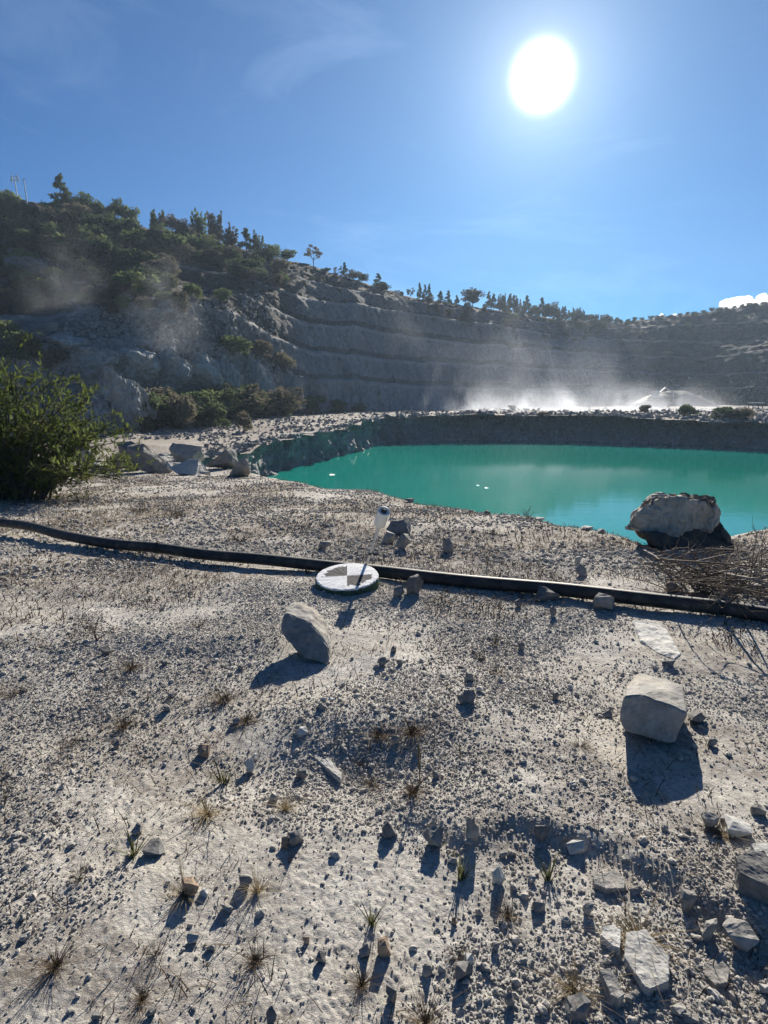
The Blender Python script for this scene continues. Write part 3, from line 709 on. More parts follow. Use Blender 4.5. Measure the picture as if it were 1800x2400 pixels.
# rubble on the far bank, on the bench and on the slope at the foot of the hillside
RP, RS = [], []
def cast_many(n, xr, yr, s0, s1, which, cond=None):
    for _ in range(n):
        px = random.uniform(*xr); py = random.uniform(*yr)
        if cond and not cond(px, py): continue
        h = hit(px, py, which)
        if h is not None and h.z > WATER - .3:
            RP.append((h.x, h.y, h.z + .02)); RS.append(s0 * (s1 / s0) ** (random.random() ** 1.8))
allb = (bvh_q, bvh_b, bvh_h)
cast_many(7500, (930, 1850), (958, 1042), .22, 1.0, (bvh_q, bvh_b))
cast_many(900, (640, 960), (962, 1010), .15, .6, (bvh_q, bvh_b))
cast_many(700, (470, 700), (985, 1060), .12, .5, (bvh_q, bvh_b))
cast_many(5200, (40, 660), (780, 900), .25, 1.3, allb, lambda a, b: b > 790 + abs(a - 330) * .08)
cast_many(1200, (150, 640), (690, 790), .25, 1.0, allb)
cast_many(700, (150, 560), (985, 1030), .15, .6, allb)
cast_many(500, (250, 420), (690, 740), .3, .9, allb)
cast_many(250, (10, 150), (575, 640), .3, 1.0, allb)
cast_many(260, (1480, 1850), (880, 960), .3, 1.0, allb)
scatter('rubble', RP, RS, M['rubble'], 'broken grey rock strewn over the pit bank and the foot of the hillside', 'rubble', 2, .75, 1.2)
# ------------------------------------------------------------------ pipe
def tube(path, radius, seg=16):
    V_, F_ = [], []
    n = len(path); up = Vector((0, 0, 1))
    for i, p in enumerate(path):
        tdir = (path[min(i + 1, n - 1)] - path[max(i - 1, 0)]).normalized()
        a = tdir.cross(up)
        a = Vector((1, 0, 0)) if a.length < 1e-4 else a.normalized(); b = a.cross(tdir)
        r = radius[i] if hasattr(radius, '__len__') else radius
        for k in range(seg):
            q = 2 * math.pi * k / seg; V_.append(p + a * (r * math.cos(q)) + b * (r * math.sin(q)))
    for i in range(n - 1):
        for k in range(seg):
            k2 = (k + 1) % seg; F_.append((i * seg + k, i * seg + k2, (i + 1) * seg + k2, (i + 1) * seg + k))
    return V_, F_
def mesh_tubes(name, tubes, mat, smooth=True):
    V_, F_ = [], []
    for v, f in tubes:
        o = len(V_); V_ += v; F_ += [tuple(i + o for i in q) for q in f]
    return mesh_np(name, [tuple(v) for v in V_], F_, mat, smooth)
PIPE_R = .056
pp = [(-260, 1190, .20), (-60, 1218, .17), (60, 1235, .13), (150, 1251, .11), (260, 1270, .09), (370, 1287, .085), (480, 1299, .09), (600, 1311, .08), (700, 1320, .07), (800, 1330, .06), (900, 1341, .06), (1000, 1352, .06),
      (1100, 1362, .06), (1200, 1371, .062), (1300, 1381, .06), (1400, 1391, .07), (1500, 1402, .078), (1600, 1414, .07), (1700, 1427, .06), (1800, 1441, .055), (1950, 1464, .055), (2100, 1488, .055)]
ctrl = []
for px, py, h in pp:
    D = 5.0; tt = CAMZ - at(px, py, 1.0).z
    for _ in range(25):
        q = at(px, py, D); D = .5 * D + .5 * (CAMZ - (gz(q.x, q.y) + h)) / tt
    ctrl.append(at(px, py, D))
zs = [c.z for c in ctrl]
for _ in range(2): zs = [zs[0]] + [(zs[i - 1] + 2 * zs[i] + zs[i + 1]) / 4 for i in range(1, len(zs) - 1)] + [zs[-1]]
for c, z in zip(ctrl, zs): c.z = max(z, gz(c.x, c.y) + .048)
def spline(pts, n=8):
    out = []
    for i in range(len(pts) - 1):
        p0, p1, p2, p3_ = pts[max(i - 1, 0)], pts[i], pts[i + 1], pts[min(i + 2, len(pts) - 1)]
        for k in range(n):
            u = k / n
            out.append(.5 * ((2 * p1) + (p2 - p0) * u + (2 * p0 - 5 * p1 + 4 * p2 - p3_) * u * u + (3 * p1 - p0 - 3 * p2 + p3_) * u ** 3))
    return out + [pts[-1]]
path = spline(ctrl, 10)
pr = bpy.data.objects.new('pipe', None); COL.objects.link(pr); pr.location = (0, 0, 0); tag(pr, 'long black plastic pipe lying across the dusty ground from side to side', 'pipe')
link('pipe_body', mesh_tubes('pipe_body', [tube(path, PIPE_R, 20)], M['pipe']), pr)
ci = min(range(len(path)), key=lambda i: abs(path[i].x - ctrl[5].x))
link('joint', mesh_tubes('joint', [tube([path[ci] - (path[ci + 1] - path[ci]).normalized() * .015, path[ci] + (path[ci + 1] - path[ci]).normalized() * .015], PIPE_R + .008, 20)], M['pipe']), pr)
# ------------------------------------------------------------------ checkered survey marker
c0 = gpt(812, 1384); MR = .272
mk = bpy.data.objects.new('survey_marker', None); COL.objects.link(mk)
mk.location = (c0.x, c0.y + .16, c0.z + .0); mk.rotation_euler = (R(8), R(-2), 0)
tag(mk, 'round survey marker with a black and white checkered top and dark green side', 'survey marker')
def disc(name, r, z0, z1, mat, seed=0, seg=72, rough=.003, bev=.012, dome=True):
    V_, F_ = [], []; rs = random.Random(seed); rings = []
    prof_ = [(r, z0), (r * 1.0, z1 - bev), (r - bev * .4, z1 - bev * .3), (r - bev, z1), (r * .7, z1 + .002), (r * .35, z1 + .002)]
    for q, (a, z) in enumerate(prof_):
        for k in range(seg):
            an = 2 * math.pi * k / seg; e = rs.uniform(-rough, rough)
            V_.append(((a + e) * math.cos(an), (a + e) * math.sin(an), z + rs.uniform(-rough, rough) * .5))
    F_ = []
    for q in range(len(prof_) - 1):
        for k in range(seg):
            k2 = (k + 1) % seg; F_.append((q * seg + k, q * seg + k2, (q + 1) * seg + k2, (q + 1) * seg + k))
    me = bpy.data.meshes.new(name); V_.append((0, 0, z1 + .002)); c = len(V_) - 1; q = len(prof_) - 1
    F_ += [(q * seg + k, q * seg + (k + 1) % seg, c) for k in range(seg)]
    me.from_pydata(V_, [], F_); me.materials.append(mat); return me
t = NT('green_paint'); c = t.ramp(t.noise(t.tc.outputs['Object'], 25, 5, .7), [(.35, (.02, .05, .035)), (.6, (.035, .085, .055)), (.75, (.16, .17, .14))]); gp_ = t.fin(c, .7, None, .3)
link('body', disc('body', MR, -.03, .075, gp_, 1), mk)
t = NT('checker_paint'); O = t.tc.outputs['Object']; sx_ = t.n.new('ShaderNodeSeparateXYZ'); t.l.new(t.map(O, 1, (0, 0, R(-3))), sx_.inputs[0])
X, Y = sx_.outputs[0], sx_.outputs[1]
wob = t.math('MULTIPLY', t.math('SUBTRACT', t.noise(O, 40, 3, .6), .5), .012)
Xw = t.math('ADD', X, wob); Yw = t.math('ADD', Y, wob)
dgn = t.math('LESS_THAN', t.math('MULTIPLY', Xw, Yw), 0.0)
ln = t.n.new('ShaderNodeVectorMath'); ln.operation = 'LENGTH'; t.l.new(O, ln.inputs[0])
inr = t.math('LESS_THAN', t.math('ADD', ln.outputs['Value'], t.math('MULTIPLY', t.math('SUBTRACT', t.noise(O, 14, 3, .7), .5), .16)), .222)
blk = t.math('MULTIPLY', dgn, inr)
wc = t.ramp(t.noise(O, 60, 5, .75), [(.28, (.42, .42, .42)), (.42, (.72, .72, .72)), (.6, (.82, .82, .81))])
wc = t.mix(t.ramp(t.noise(O, 22, 6, .8), [(.58, 0), (.66, .75)]), wc, (.14, .14, .14))
bc = t.ramp(t.noise(O, 90, 4, .8), [(.40, (.035, .035, .04)), (.62, (.05, .05, .055)), (.78, (.4, .4, .4))])
t.fin(t.mix(blk, wc, bc), .8, t.bump(t.noise(O, 80, 5, .8), .7, .006), .2)
link('checkered_top', disc('checkered_top', MR - .006, .066, .083, t.m, 2, 72, .0035, .008), mk)
# ------------------------------------------------------------------ pole with a white canister
T0 = Vector((0.0, 5.21, .607)); B0 = at(856, 1336, 5.72); B0.z = gz(B0.x, B0.y) - .02
ax = (T0 - B0).normalized(); L_ = (T0 - B0).length
po = bpy.data.objects.new('marker_pole', None); COL.objects.link(po); po.location = B0
po.rotation_euler = ax.to_track_quat('Z', 'Y').to_euler()
tag(po, 'thin leaning metal rod carrying a white cylindrical canister, planted behind the pipe', 'pole')
mw = m_plain('white_plastic', (.78, .78, .75), .45, .4, .06, 12); ms = m_plain('grey_steel', (.62, .61, .58), .5, .5, .3, 30); md_ = m_plain('dark_rubber', (.04, .04, .04), .6, .3, .3, 30)
def lathe(name, prof_, mat, seg=36, parent=None):
    V_ = [(r * math.cos(2 * math.pi * k / seg), r * math.sin(2 * math.pi * k / seg), z) for r, z in prof_ for k in range(seg)]
    F_ = [(q * seg + k, q * seg + (k + 1) % seg, (q + 1) * seg + (k + 1) % seg, (q + 1) * seg + k) for q in range(len(prof_) - 1) for k in range(seg)]
    me = bpy.data.meshes.new(name); me.from_pydata(V_, [], F_); me.materials.append(mat)
    me.polygons.foreach_set('use_smooth', [True] * len(F_)); me.set_sharp_from_angle(angle=R(40)) if hasattr(me, 'set_sharp_from_angle') else None
    return link(name, me, parent)
lathe('rod', [(.013, 0), (.013, .30 * L_), (.0125, .30 * L_), (.0125, L_ + .005), (.0, L_ + .005)], ms, 14, po)
lathe('collar', [(.012, .27 * L_), (.018, .27 * L_), (.018, .31 * L_), (.012, .31 * L_)], md_, 14, po)
cl = .185; CR = .054
can = lathe('canister', [(0, L_ - cl), (CR - .004, L_ - cl), (CR, L_ - cl + .006), (CR, L_ - .002), (CR - .003, L_), (CR - .008, L_), (CR - .009, L_ - .010), (0, L_ - .010)], mw, 40, po)
lathe('cap', [(.027, L_ - .009), (.027, L_ + .006), (.017, L_ + .010), (.017, L_ + .022), (.008, L_ + .026), (0, L_ + .026)], md_, 10, po)
lathe('nut', [(0, L_ + .040), (.012, L_ + .040), (.012, L_ + .024), (0, L_ + .024)], ms, 6, po)
# ------------------------------------------------------------------ tufts, twigs, dry plants
def blade(rs, base, h, lean, az, w, seg=4, curl=.5):
    V_, F_ = [], []
    d = Vector((math.cos(az), math.sin(az), 0)); sdir = Vector((-d.y, d.x, 0))
    for i in range(seg + 1):
        u = i / seg; p = base + d * (lean * h * (u + curl * u * u)) + Vector((0, 0, h * (u - .35 * curl * u * u)))
        ww = w * (1 - u) ** .7 * .5 + w * .08; V_ += [p - sdir * ww, p + sdir * ww]
    for i in range(seg): F_.append((2 * i, 2 * i + 1, 2 * i + 3, 2 * i + 2))
    return V_, F_
def cat_mesh(name, parts, mat, smooth=False):
    V_, F_ = [], []
    for v, f in parts:
        o = len(V_); V_ += [tuple(q) for q in v]; F_ += [tuple(i + o for i in q) for q in f]
    return mesh_np(name, V_, F_, mat, smooth)
def grass_proto(seed, n, lean, mat, w=.022, curl=.5):    # height 1
    rs = random.Random(seed); P_ = []
    for _ in range(n):
        az = rs.uniform(0, 6.28); r = rs.uniform(0, .16) * rs.random()
        P_.append(blade(rs, Vector((r * math.cos(az), r * math.sin(az), -.04)), rs.uniform(.18, 1), rs.uniform(.0, lean), az + rs.uniform(-1.2, 1.2), w * rs.uniform(.6, 1.3), 4, curl * rs.uniform(.3, 1.6)))
    return cat_mesh('dry_tuft', P_, mat)
def twig_parts(rs, p, d, L, r, depth, out, spread=.7, kids=3, seg=5):
    pts_ = [p.copy()]; q = p.copy(); dd = d.copy(); n = 4
    for i in range(n):
        dd = (dd + Vector([rs.gauss(0, .16) for _ in range(3)]) + Vector((0, 0, .03))).normalized(); q = q + dd * (L / n); pts_.append(q.copy())
    out.append(tube(pts_, [r * (1 - .6 * i / n) for i in range(n + 1)], seg))
    if depth > 0:
        for _ in range(kids):
            i = rs.randint(1, n); a = Vector([rs.gauss(0, 1) for _ in range(3)]).normalized()
            nd = (dd + a * spread).normalized(); twig_parts(rs, pts_[i], nd, L * rs.uniform(.45, .75), r * .6, depth - 1, out, spread, kids, max(3, seg - 1))
def twig_proto(seed, n, depth, mat, spread=.7, r=.012, up=.8, kids=3):
    rs = random.Random(seed); out = []
    for _ in range(n):
        az = rs.uniform(0, 6.28); d = Vector((math.cos(az) * (1 - up) * 1.6, math.sin(az) * (1 - up) * 1.6, up)).normalized()
        twig_parts(rs, Vector((0, 0, -.03)), d, rs.uniform(.4, .6), r, depth, out, spread, kids, 4)
    return mesh_tubes('dry_plant', out, mat)
TP = {
 'g': [grass_proto(s, 150, .75, M['brown_grass'], .014, 1.1) for s in (1, 2, 3)],
 's': [grass_proto(s, 150, .75, M['straw'], .014, 1.1) for s in (4, 5)],
 'v': [grass_proto(s, 26, .5, M['green_grass'], .05, .25) for s in (6, 7)],
 'k': [grass_proto(s, 20, 1.1, M['twig'], .04, .2) for s in (8, 9)],
 't': [twig_proto(s, 5, 2, M['twig']) for s in (10, 11)],
 'f': [twig_proto(s, 14, 2, M['brown_grass'], .9, .009, .5, 4) for s in (12, 13)],
 'y': [twig_proto(s, 2, 2, M['twig'], .9, .012, .85, 3) for s in (14,)],
 'e': [twig_proto(s, 1, 1, M['straw'], .25, .02, 1.0, 6) for s in (15, 16)]}
TU = [  # px, foot y, width, height, kind, label
(227,1500,120,90,'t','largest twiggy dead plant on the gravel, in front of the pipe bend'),
(347,1640,60,36,'k','spidery dead tuft, darker of the pair lying side by side'),
(398,1640,44,44,'k','spidery dead tuft, thinner of the pair lying side by side'),
(236,1716,90,120,'y','tall thin branched twig rising from pitted sand'),
(169,1745,60,44,'g','low dark tuft beside the tall thin branched twig'),
(290,1705,44,44,'g','compact dark tuft behind the tall thin branched twig'),
(525,1645,56,54,'g','bristly tuft by the shadow of the wedge rock'),
(29,1632,80,44,'g','flattened tuft at the edge of the gravel'),
(308,1570,40,36,'g','small tuft in front of the largest twiggy dead plant'),
(525,1835,64,66,'v','greenish grass tuft beside a brown stone'),
(487,1910,58,56,'s','tan straw tuft below the greenish one'),
(578,1692,44,28,'g','small tuft beyond the mound of the white slab'),
(10,1890,80,150,'t','tall dark twigs at the side edge of the picture'),
(463,1470,50,36,'f','curly dead plant behind the wedge rock'),
(670,1900,36,66,'s','thin tan tuft on the shaded berm'),
(130,2268,64,70,'g','dark bushy tuft with a long shadow on bare sand'),
(366,2240,62,84,'g','dark bent tuft on bare sand'),
(598,2256,54,50,'g','round brown tuft on bare sand'),
(333,2345,40,56,'g','small tuft near the bottom on bare sand'),
(603,2090,50,64,'s','tan tuft beside an angular stone'),
(183,2060,66,66,'f','loose dead plant casting long thin shadows on sand'),
(313,2005,66,60,'v','grass tuft with arrow-like shadow at the end of the berm'),
(1079,2062,54,66,'v','tall green-tinged tuft with shadow streaks, below the berm'),
(1285,2062,56,70,'v','green-brown tuft below the pale rounded stone'),
(872,2165,56,66,'v','pale green tuft above the orange brown stone'),
(1062,2006,34,32,'g','small brown tuft just above the green-tinged tuft'),
(1204,2050,34,78,'y','thin upright stalks above the egg-shaped stone'),
(1190,2150,46,56,'g','wispy brown tuft beside pale pebbles'),
(1071,2250,64,56,'g','brown tuft growing over a dark stone'),
(848,2310,46,44,'g','little brown tuft below the grey stone'),
(996,2400,68,70,'g','thick dark tuft at the bottom of the picture'),
(1689,1960,58,34,'s','straw coloured tuft between steep stone and oval stone'),
(1493,2205,84,66,'s','tan grass growing at the head of the largest white slab'),
(1345,2325,76,66,'s','bleached grass clump near the large bluish stone'),
(1360,1748,70,36,'g','star-shaped dark tuft left of the square block rock'),
(966,1722,56,54,'g','dark tuft beside the shaded mound'),
(887,1728,46,40,'g','very dark tuft growing in the shaded mound'),
(847,1795,40,34,'g','small tuft near the tip of the narrow white slab'),
(966,1862,50,48,'g','brown tuft on top of the berm'),
(872,1842,36,28,'g','small reddish tuft on the berm'),
(1125,1548,40,56,'f','dark scrubby tuft, lower of three in a row beyond the stone cluster'),
(1160,1515,46,60,'f','dark scrubby tuft, highest of three in a row beyond the stone cluster'),
(1162,1580,44,44,'f','dark scrubby tuft closest to the stone cluster'),
(1240,1216,70,44,'t','small twiggy shrub on the rim above the water'),
(1262,1286,32,30,'f','dark small shrub between the rim and the pipe'),
(1142,1330,56,64,'t','bare shrub standing just behind the pipe'),
(1010,1192,40,22,'f','low shrub on the rim above the water'),
(1152,1252,44,34,'f','dark shrub midway between the bare shrub and the rim'),
(228,1208,32,26,'f','small dark plant beyond the pipe bend'),
(409,1212,86,42,'f','brown fuzzy shrub beyond the pipe, wider of two'),
(330,1200,64,30,'f','brown fuzzy shrub beyond the pipe, lower of two'),
(565,1268,92,58,'f','fuzzy tan shrub just beyond the pipe'),
(198,1126,46,30,'s','yellow straw clump by the boulder row'),
(880,1142,30,34,'y','little bare twig standing on the rim'),
(1315,1436,18,74,'e','slender seed stalk standing before the pipe, tallest one'),
(1278,1446,12,36,'e','short seed stalk in the shadow of the pipe'),
(1659,1462,14,40,'e','seed stalk in the pipe shadow towards the brush pile'),
(1620,1420,16,32,'e','seed stalk touching the pipe'),
(1582,1452,12,30,'e','small seed stalk in the shadow of the pipe past the domed stone'),
(985,1835,40,230,'e','very long thin dry stem leaning over the berm'),
(1400,1960,60,90,'y','bare twig growing out of the dark berm slope'),
(1720,1480,50,26,'k','spidery twig lying near the pipe shadow'),
(680,2020,60,60,'k','dead stalks on the near side of the berm'),
(435,2100,60,70,'s','dead stalks around the reddish brown stone'),
(1560,1560,20,30,'k','short bent twig lying on the long white slab'),
]
for k, (px, py, w, h, kd, lb) in enumerate(TU):
    p = gpt(px, py); s = 1 / upx(p); rs = random.Random(k); pro = TP[kd][k % len(TP[kd])]
    if kd == 'g' and k % 3 == 1: kd = 'f'; pro = TP['f'][k % 2]
    o = link('dry_plant' if kd in 'tfye' else 'dry_tuft', pro); hh = h * s; ww = w * s
    wsc = {'g': .62, 's': .62, 'v': .7, 'k': 2.0, 't': 1.1, 'f': 1.2, 'y': .9, 'e': .35}[kd]
    o.location = p; o.scale = (ww / wsc, ww / wsc, hh * .95); o.rotation_euler = (0, 0, rs.uniform(0, 6.28)); tag(o, lb, 'dry plant')
# fine litter of dead stems over the middle ground
LP = []
def litter(n, r0, r1, pw, h0, h1, w):
    x, y, r = wedge_points(n, r0, r1, pw, 40)
    m = fbm(p3(x, y, 7.7, .5), 3) + .5 * fbm(p3(x, y, 1.1, 2.2), 2) > -.12; x, y = x[m], y[m]; k = pit_sd(x, y) < .1; x, y = x[k], y[k]
    z = ground_z(x, y); N_ = len(x); az = rng.uniform(0, 6.28, N_); h = rng.uniform(h0, h1, N_); ln_ = rng.uniform(.2, 2.6, N_)
    c, s_ = np.cos(az), np.sin(az); ww = w * rng.uniform(.6, 1.4, N_) * (1 + y * .1)
    b = np.stack([x, y, z - .003], -1); tip = b + np.stack([c * h * ln_, s_ * h * ln_, h], -1); sd_ = np.stack([-s_ * ww, c * ww, 0 * ww], -1); midp = (b + tip) / 2 + np.stack([0 * h, 0 * h, h * .22], -1)
    V_ = np.stack([b - sd_, b + sd_, midp + sd_ * .8, midp - sd_ * .8, tip + sd_ * .2, tip - sd_ * .2], 1).reshape(-1, 3)
    i = np.arange(N_)[:, None] * 6; F_ = np.concatenate([i + [0, 1, 2, 3], i + [3, 2, 4, 5]]); return V_, F_
va, fa_ = litter(60000, 4.2, 20, 1.3, .015, .06, .0022); vb, fb_ = litter(12000, 1.2, 6, 1.6, .01, .045, .0013)
tag(link('dry_grass', mesh_np('dry_grass', np.concatenate([va, vb]), np.concatenate([fa_, fb_ + len(va)]), M['brown_grass'])), 'sparse dead stems and litter over the middle ground beyond and around the pipe', 'dead grass', None, 'stuff')
# ------------------------------------------------------------------ dead branches heaped by the boulder
BR = [((1540, 1303), (1600, 1298), (1720, 1286)), ((1570, 1315), (1605, 1300), (1640, 1285), (1725, 1288)), ((1600, 1345), (1608, 1330), (1625, 1318), (1700, 1300), (1730, 1300)), ((1535, 1310), (1650, 1318), (1800, 1330)),
      ((1630, 1335), (1700, 1325), (1830, 1345)), ((1650, 1352), (1720, 1338), (1830, 1360)), ((1560, 1358), (1680, 1362), (1840, 1352)), ((1680, 1375), (1740, 1360), (1850, 1345)), ((1700, 1392), (1760, 1375), (1850, 1372)), ((1560, 1372), (1600, 1364), (1840, 1390)),
      ((1620, 1350), (1640, 1335), (1660, 1345)), ((1755, 1330), (1770, 1300), (1850, 1288)), ((1740, 1290), (1790, 1300), (1860, 1310)), ((1780, 1405), (1785, 1370), (1782, 1350)), ((1690, 1342), (1740, 1352), (1850, 1378)), ((1710, 1410), (1730, 1395), (1740, 1400)),
      ((1660, 1322), (1740, 1312), (1850, 1322)), ((1720, 1350), (1800, 1338), (1880, 1330)), ((1640, 1372), (1720, 1378), (1830, 1402)), ((1500, 1285), (1530, 1300), (1545, 1312))]
BL = ['curving pale branch rising over the heap towards the boulder', 'pale branch arching highest in the brush heap', 'forked branch hooking down at the front of the heap', 'long thin branch along the back of the heap', 'straight grey branch across the middle of the heap',
      'drooping branch in the middle of the heap', 'long pale branch lying lowest behind the pipe', 'branch sloping up at the frame side of the heap', 'short thick branch near the pipe at the frame side', 'very long branch running out of the heap along the pipe',
      'small curved twig inside the dark hollow of the heap', 'branch rising steeply at the back corner of the heap', 'thin branch lying on open ground behind the heap', 'upright stub of branch by the pipe', 'branch crossing under the drooping one',
      'tiny hooked twig touching the pipe', 'thin grey branch just under the arching one', 'branch leaving the picture half way up the heap', 'bent branch beside the very long low one', 'short twig beside the mound of dark soil']
for k, pts_ in enumerate(BR):
    rs = random.Random(50 + k); w3 = []
    for i, (px, py) in enumerate(pts_):
        D = 6.2; hgt = .04 + .22 * rs.random() * (i > 0) + .02 * k % .1; tt = CAMZ - at(px, py, 1).z
        for _ in range(20):
            q = at(px, py, D); D = .5 * D + .5 * (CAMZ - (gz(q.x, q.y) + (hgt if i not in (0,) else .02))) / tt
        w3.append(at(px, py, D))
    pth = spline(w3, 6); r0 = rs.uniform(.006, .013); n = len(pth); out = [tube(pth, [r0 * (1 - .6 * i / n) for i in range(n)], 6)]
    for _ in range(4):
        i = rs.randint(2, n - 2); d = (pth[i + 1] - pth[i]).normalized(); twig_parts(rs, pth[i], (d + Vector([rs.gauss(0, .5) for _ in range(3)])).normalized(), rs.uniform(.15, .4), r0 * .5, 1, out, .6, 2, 4)
    me = mesh_tubes('dead_branch', out, M['pale_twig'] if k % 3 else M['twig']); o = link('dead_branch', me); tag(o, BL[k], 'branch', 'dead branches heaped beside the boulder')
rs = random.Random(99); out = []
for _ in range(230):
    p = gpt(rs.uniform(1570, 1850), rs.uniform(1320, 1412)); p.z += rs.uniform(0, .14)
    d = Vector((rs.uniform(-1, 1), rs.uniform(-.5, .5), rs.uniform(-.1, .35))).normalized(); L = rs.uniform(.15, .5)
    out.append(tube([p, p + d * L * .5 + Vector((0, 0, .02)), p + d * L], [.005, .004, .002], 4))
tag(link('brush', mesh_tubes('brush', out, M['twig'])), 'tangle of fine dark twigs filling the brush heap behind the pipe', 'brush', None, 'stuff')
# ------------------------------------------------------------------ row of boulders at the corner of the pit
RB = [(172, 1082, 50, 46, 'grey_rock', 'grey boulder tucked behind the leafy bush, first of the boulder row'), (208, 1092, 36, 44, 'rock', 'stack-like pale boulder beside the grey one near the bush'), (215, 1104, 36, 22, 'pale_rock', 'small pale boulder under the stack-like one'),
      (270, 1100, 64, 50, 'grey_rock', 'dark rough boulder in the middle of the boulder row'), (305, 1102, 56, 66, 'grey_rock', 'dark pointed boulder leaning against the largest boulder'), (345, 1108, 100, 68, 'rock', 'largest boulder of the row with a broad pale top'),
      (392, 1108, 26, 26, 'pale_rock', 'small bright wedge between two large boulders'), (430, 1092, 78, 52, 'rock', 'boulder with a bright sunlit side face behind the flat one'), (436, 1114, 82, 34, 'pale_rock', 'low flat boulder with a white top in front of the row'),
      (522, 1096, 66, 46, 'grey_rock', 'dark sloping boulder near the pit corner'), (562, 1118, 56, 50, 'rock', 'rounded layered boulder at the end of the row by the water'), (240, 1110, 24, 20, 'rock', 'small stone at the foot of the dark rough boulder'), (478, 1116, 26, 12, 'pale_rock', 'small white stone lying before the dark sloping boulder')]
for k, (px, py, w, h, m_, lb) in enumerate(RB):
    free_stone('boulder', px, py, w, h, lb, m_, 'boulder', seed=70 + k, rough=.03, cuts=3, box=.7, sink=.1, group='boulders at the corner of the pit', n=11)
HB = [(165, 812, 60, 26), (130, 800, 40, 24), (270, 815, 50, 22), (335, 820, 44, 26), (380, 838, 40, 20), (120, 775, 36, 20), (520, 880, 40, 22), (590, 880, 46, 18)]
HL = ['pale squared block on the ledge above the leafy bush', 'tilted block beside the squared one on the ledge', 'flat light rock at the lip of the rubble ledge', 'jutting rock over the rubble shoulder', 'rock at the head of the rubble run',
      'small rock higher up behind the ledge', 'rock on the cliff lip below the green shrub', 'rock on the cliff lip where it drops to the bench']
for k, (px, py, w, h) in enumerate(HB):
    free_stone('boulder', px, py, w, h, HL[k], 'rubble', 'boulder', seed=120 + k, cuts=2, box=.8, group='rocks on the ledge of the hillside')
# bulging rock shoulder behind the bush
for k, (px, py, w, h, lb) in enumerate([(290, 1015, 110, 150, 'tall rounded rock shoulder with a sunlit rim behind the leafy bush'), (215, 1018, 90, 90, 'lower rounded rock shoulder beside the tall one'),
    (215, 880, 110, 70, 'broad rock shoulder at the head of the rubble, over the leafy bush'), (320, 895, 110, 76, 'rock shoulder sloping down behind the tall rounded one'), (400, 905, 90, 90, 'rock shoulder over the tall thin-leaved shrub'), (470, 918, 90, 84, 'rock shoulder carrying loose rubble, before the green ledge shrub'),
    (540, 960, 60, 120, 'narrow pillar-like rock rib of the lower cliff'), (610, 955, 64, 110, 'last rock rib of the lower cliff above the bench'), (675, 950, 70, 80, 'rock knob at the corner of the lower cliff'), (150, 830, 80, 44, 'pale rock shoulder on the ledge just over the bush'),
    (345, 745, 110, 44, 'light rock outcrop under the thicket between the dust puffs'), (60, 640, 90, 40, 'light rock outcrop inside the thicket'), (740, 945, 60, 56, 'small rock knob past the cliff corner')]):
    p = hit(px, py); s = 1 / upx(p); rs = random.Random(k)
    me = hull_mesh('rock_outcrop', rock_pts(rs, 15, 1, .75), M['crag'], 5 if k < 2 else 4, .13, k + 3)
    o = link('rock_outcrop', me); o.scale = (w * s, w * s, h * s * 1.2); o.location = (p.x, p.y + w * s * .2, p.z + h * s * .45); tag(o, lb, 'rock outcrop')
# ------------------------------------------------------------------ trees and shrubs
def leaf_cloud(rs, lobes, n, size, aspect=.6):
    """quads spread near the surface of the lobes (centre, radius vec)"""
    tot = sum(l[1].x * l[1].z for l in lobes); V_ = []
    for c, rv in lobes:
        m = int(n * rv.x * rv.z / tot) + 4
        for _ in range(m):
            v = Vector([rs.gauss(0, 1) for _ in range(3)]).normalized() * rs.uniform(.45, 1.08)
            p = c + Vector((v.x * rv.x, v.y * rv.y, v.z * rv.z)); s = size * rs.uniform(.5, 1.3)
            a = Vector([rs.gauss(0, 1) for _ in range(3)]).normalized(); b = a.cross(Vector([rs.gauss(0, 1) for _ in range(3)])).normalized()
            V_.append([p - a * s - b * s * aspect * .5, p + a * s * .3 - b * s * aspect, p + a * s + b * s * .2, p - a * s * .2 + b * s * aspect])
    V_ = np.array(V_).reshape(-1, 3); F_ = np.arange(len(V_)).reshape(-1, 4); return V_, F_
def trunk_tubes(rs, h, r, lobes, forks=5):
    out = [tube([Vector((0, 0, -.08)), Vector((.01, 0, h * .35)), Vector((rs.uniform(-.04, .04), 0, h * .7))], [r, r * .7, r * .35], 6)]
    for c, rv in lobes[:forks]:
        b = Vector((0, 0, h * rs.uniform(.12, .45))); m = b.lerp(c, .5) + Vector((0, 0, -.02)); out.append(tube([b, m, c], [r * .5, r * .35, r * .12], 4))
    return out
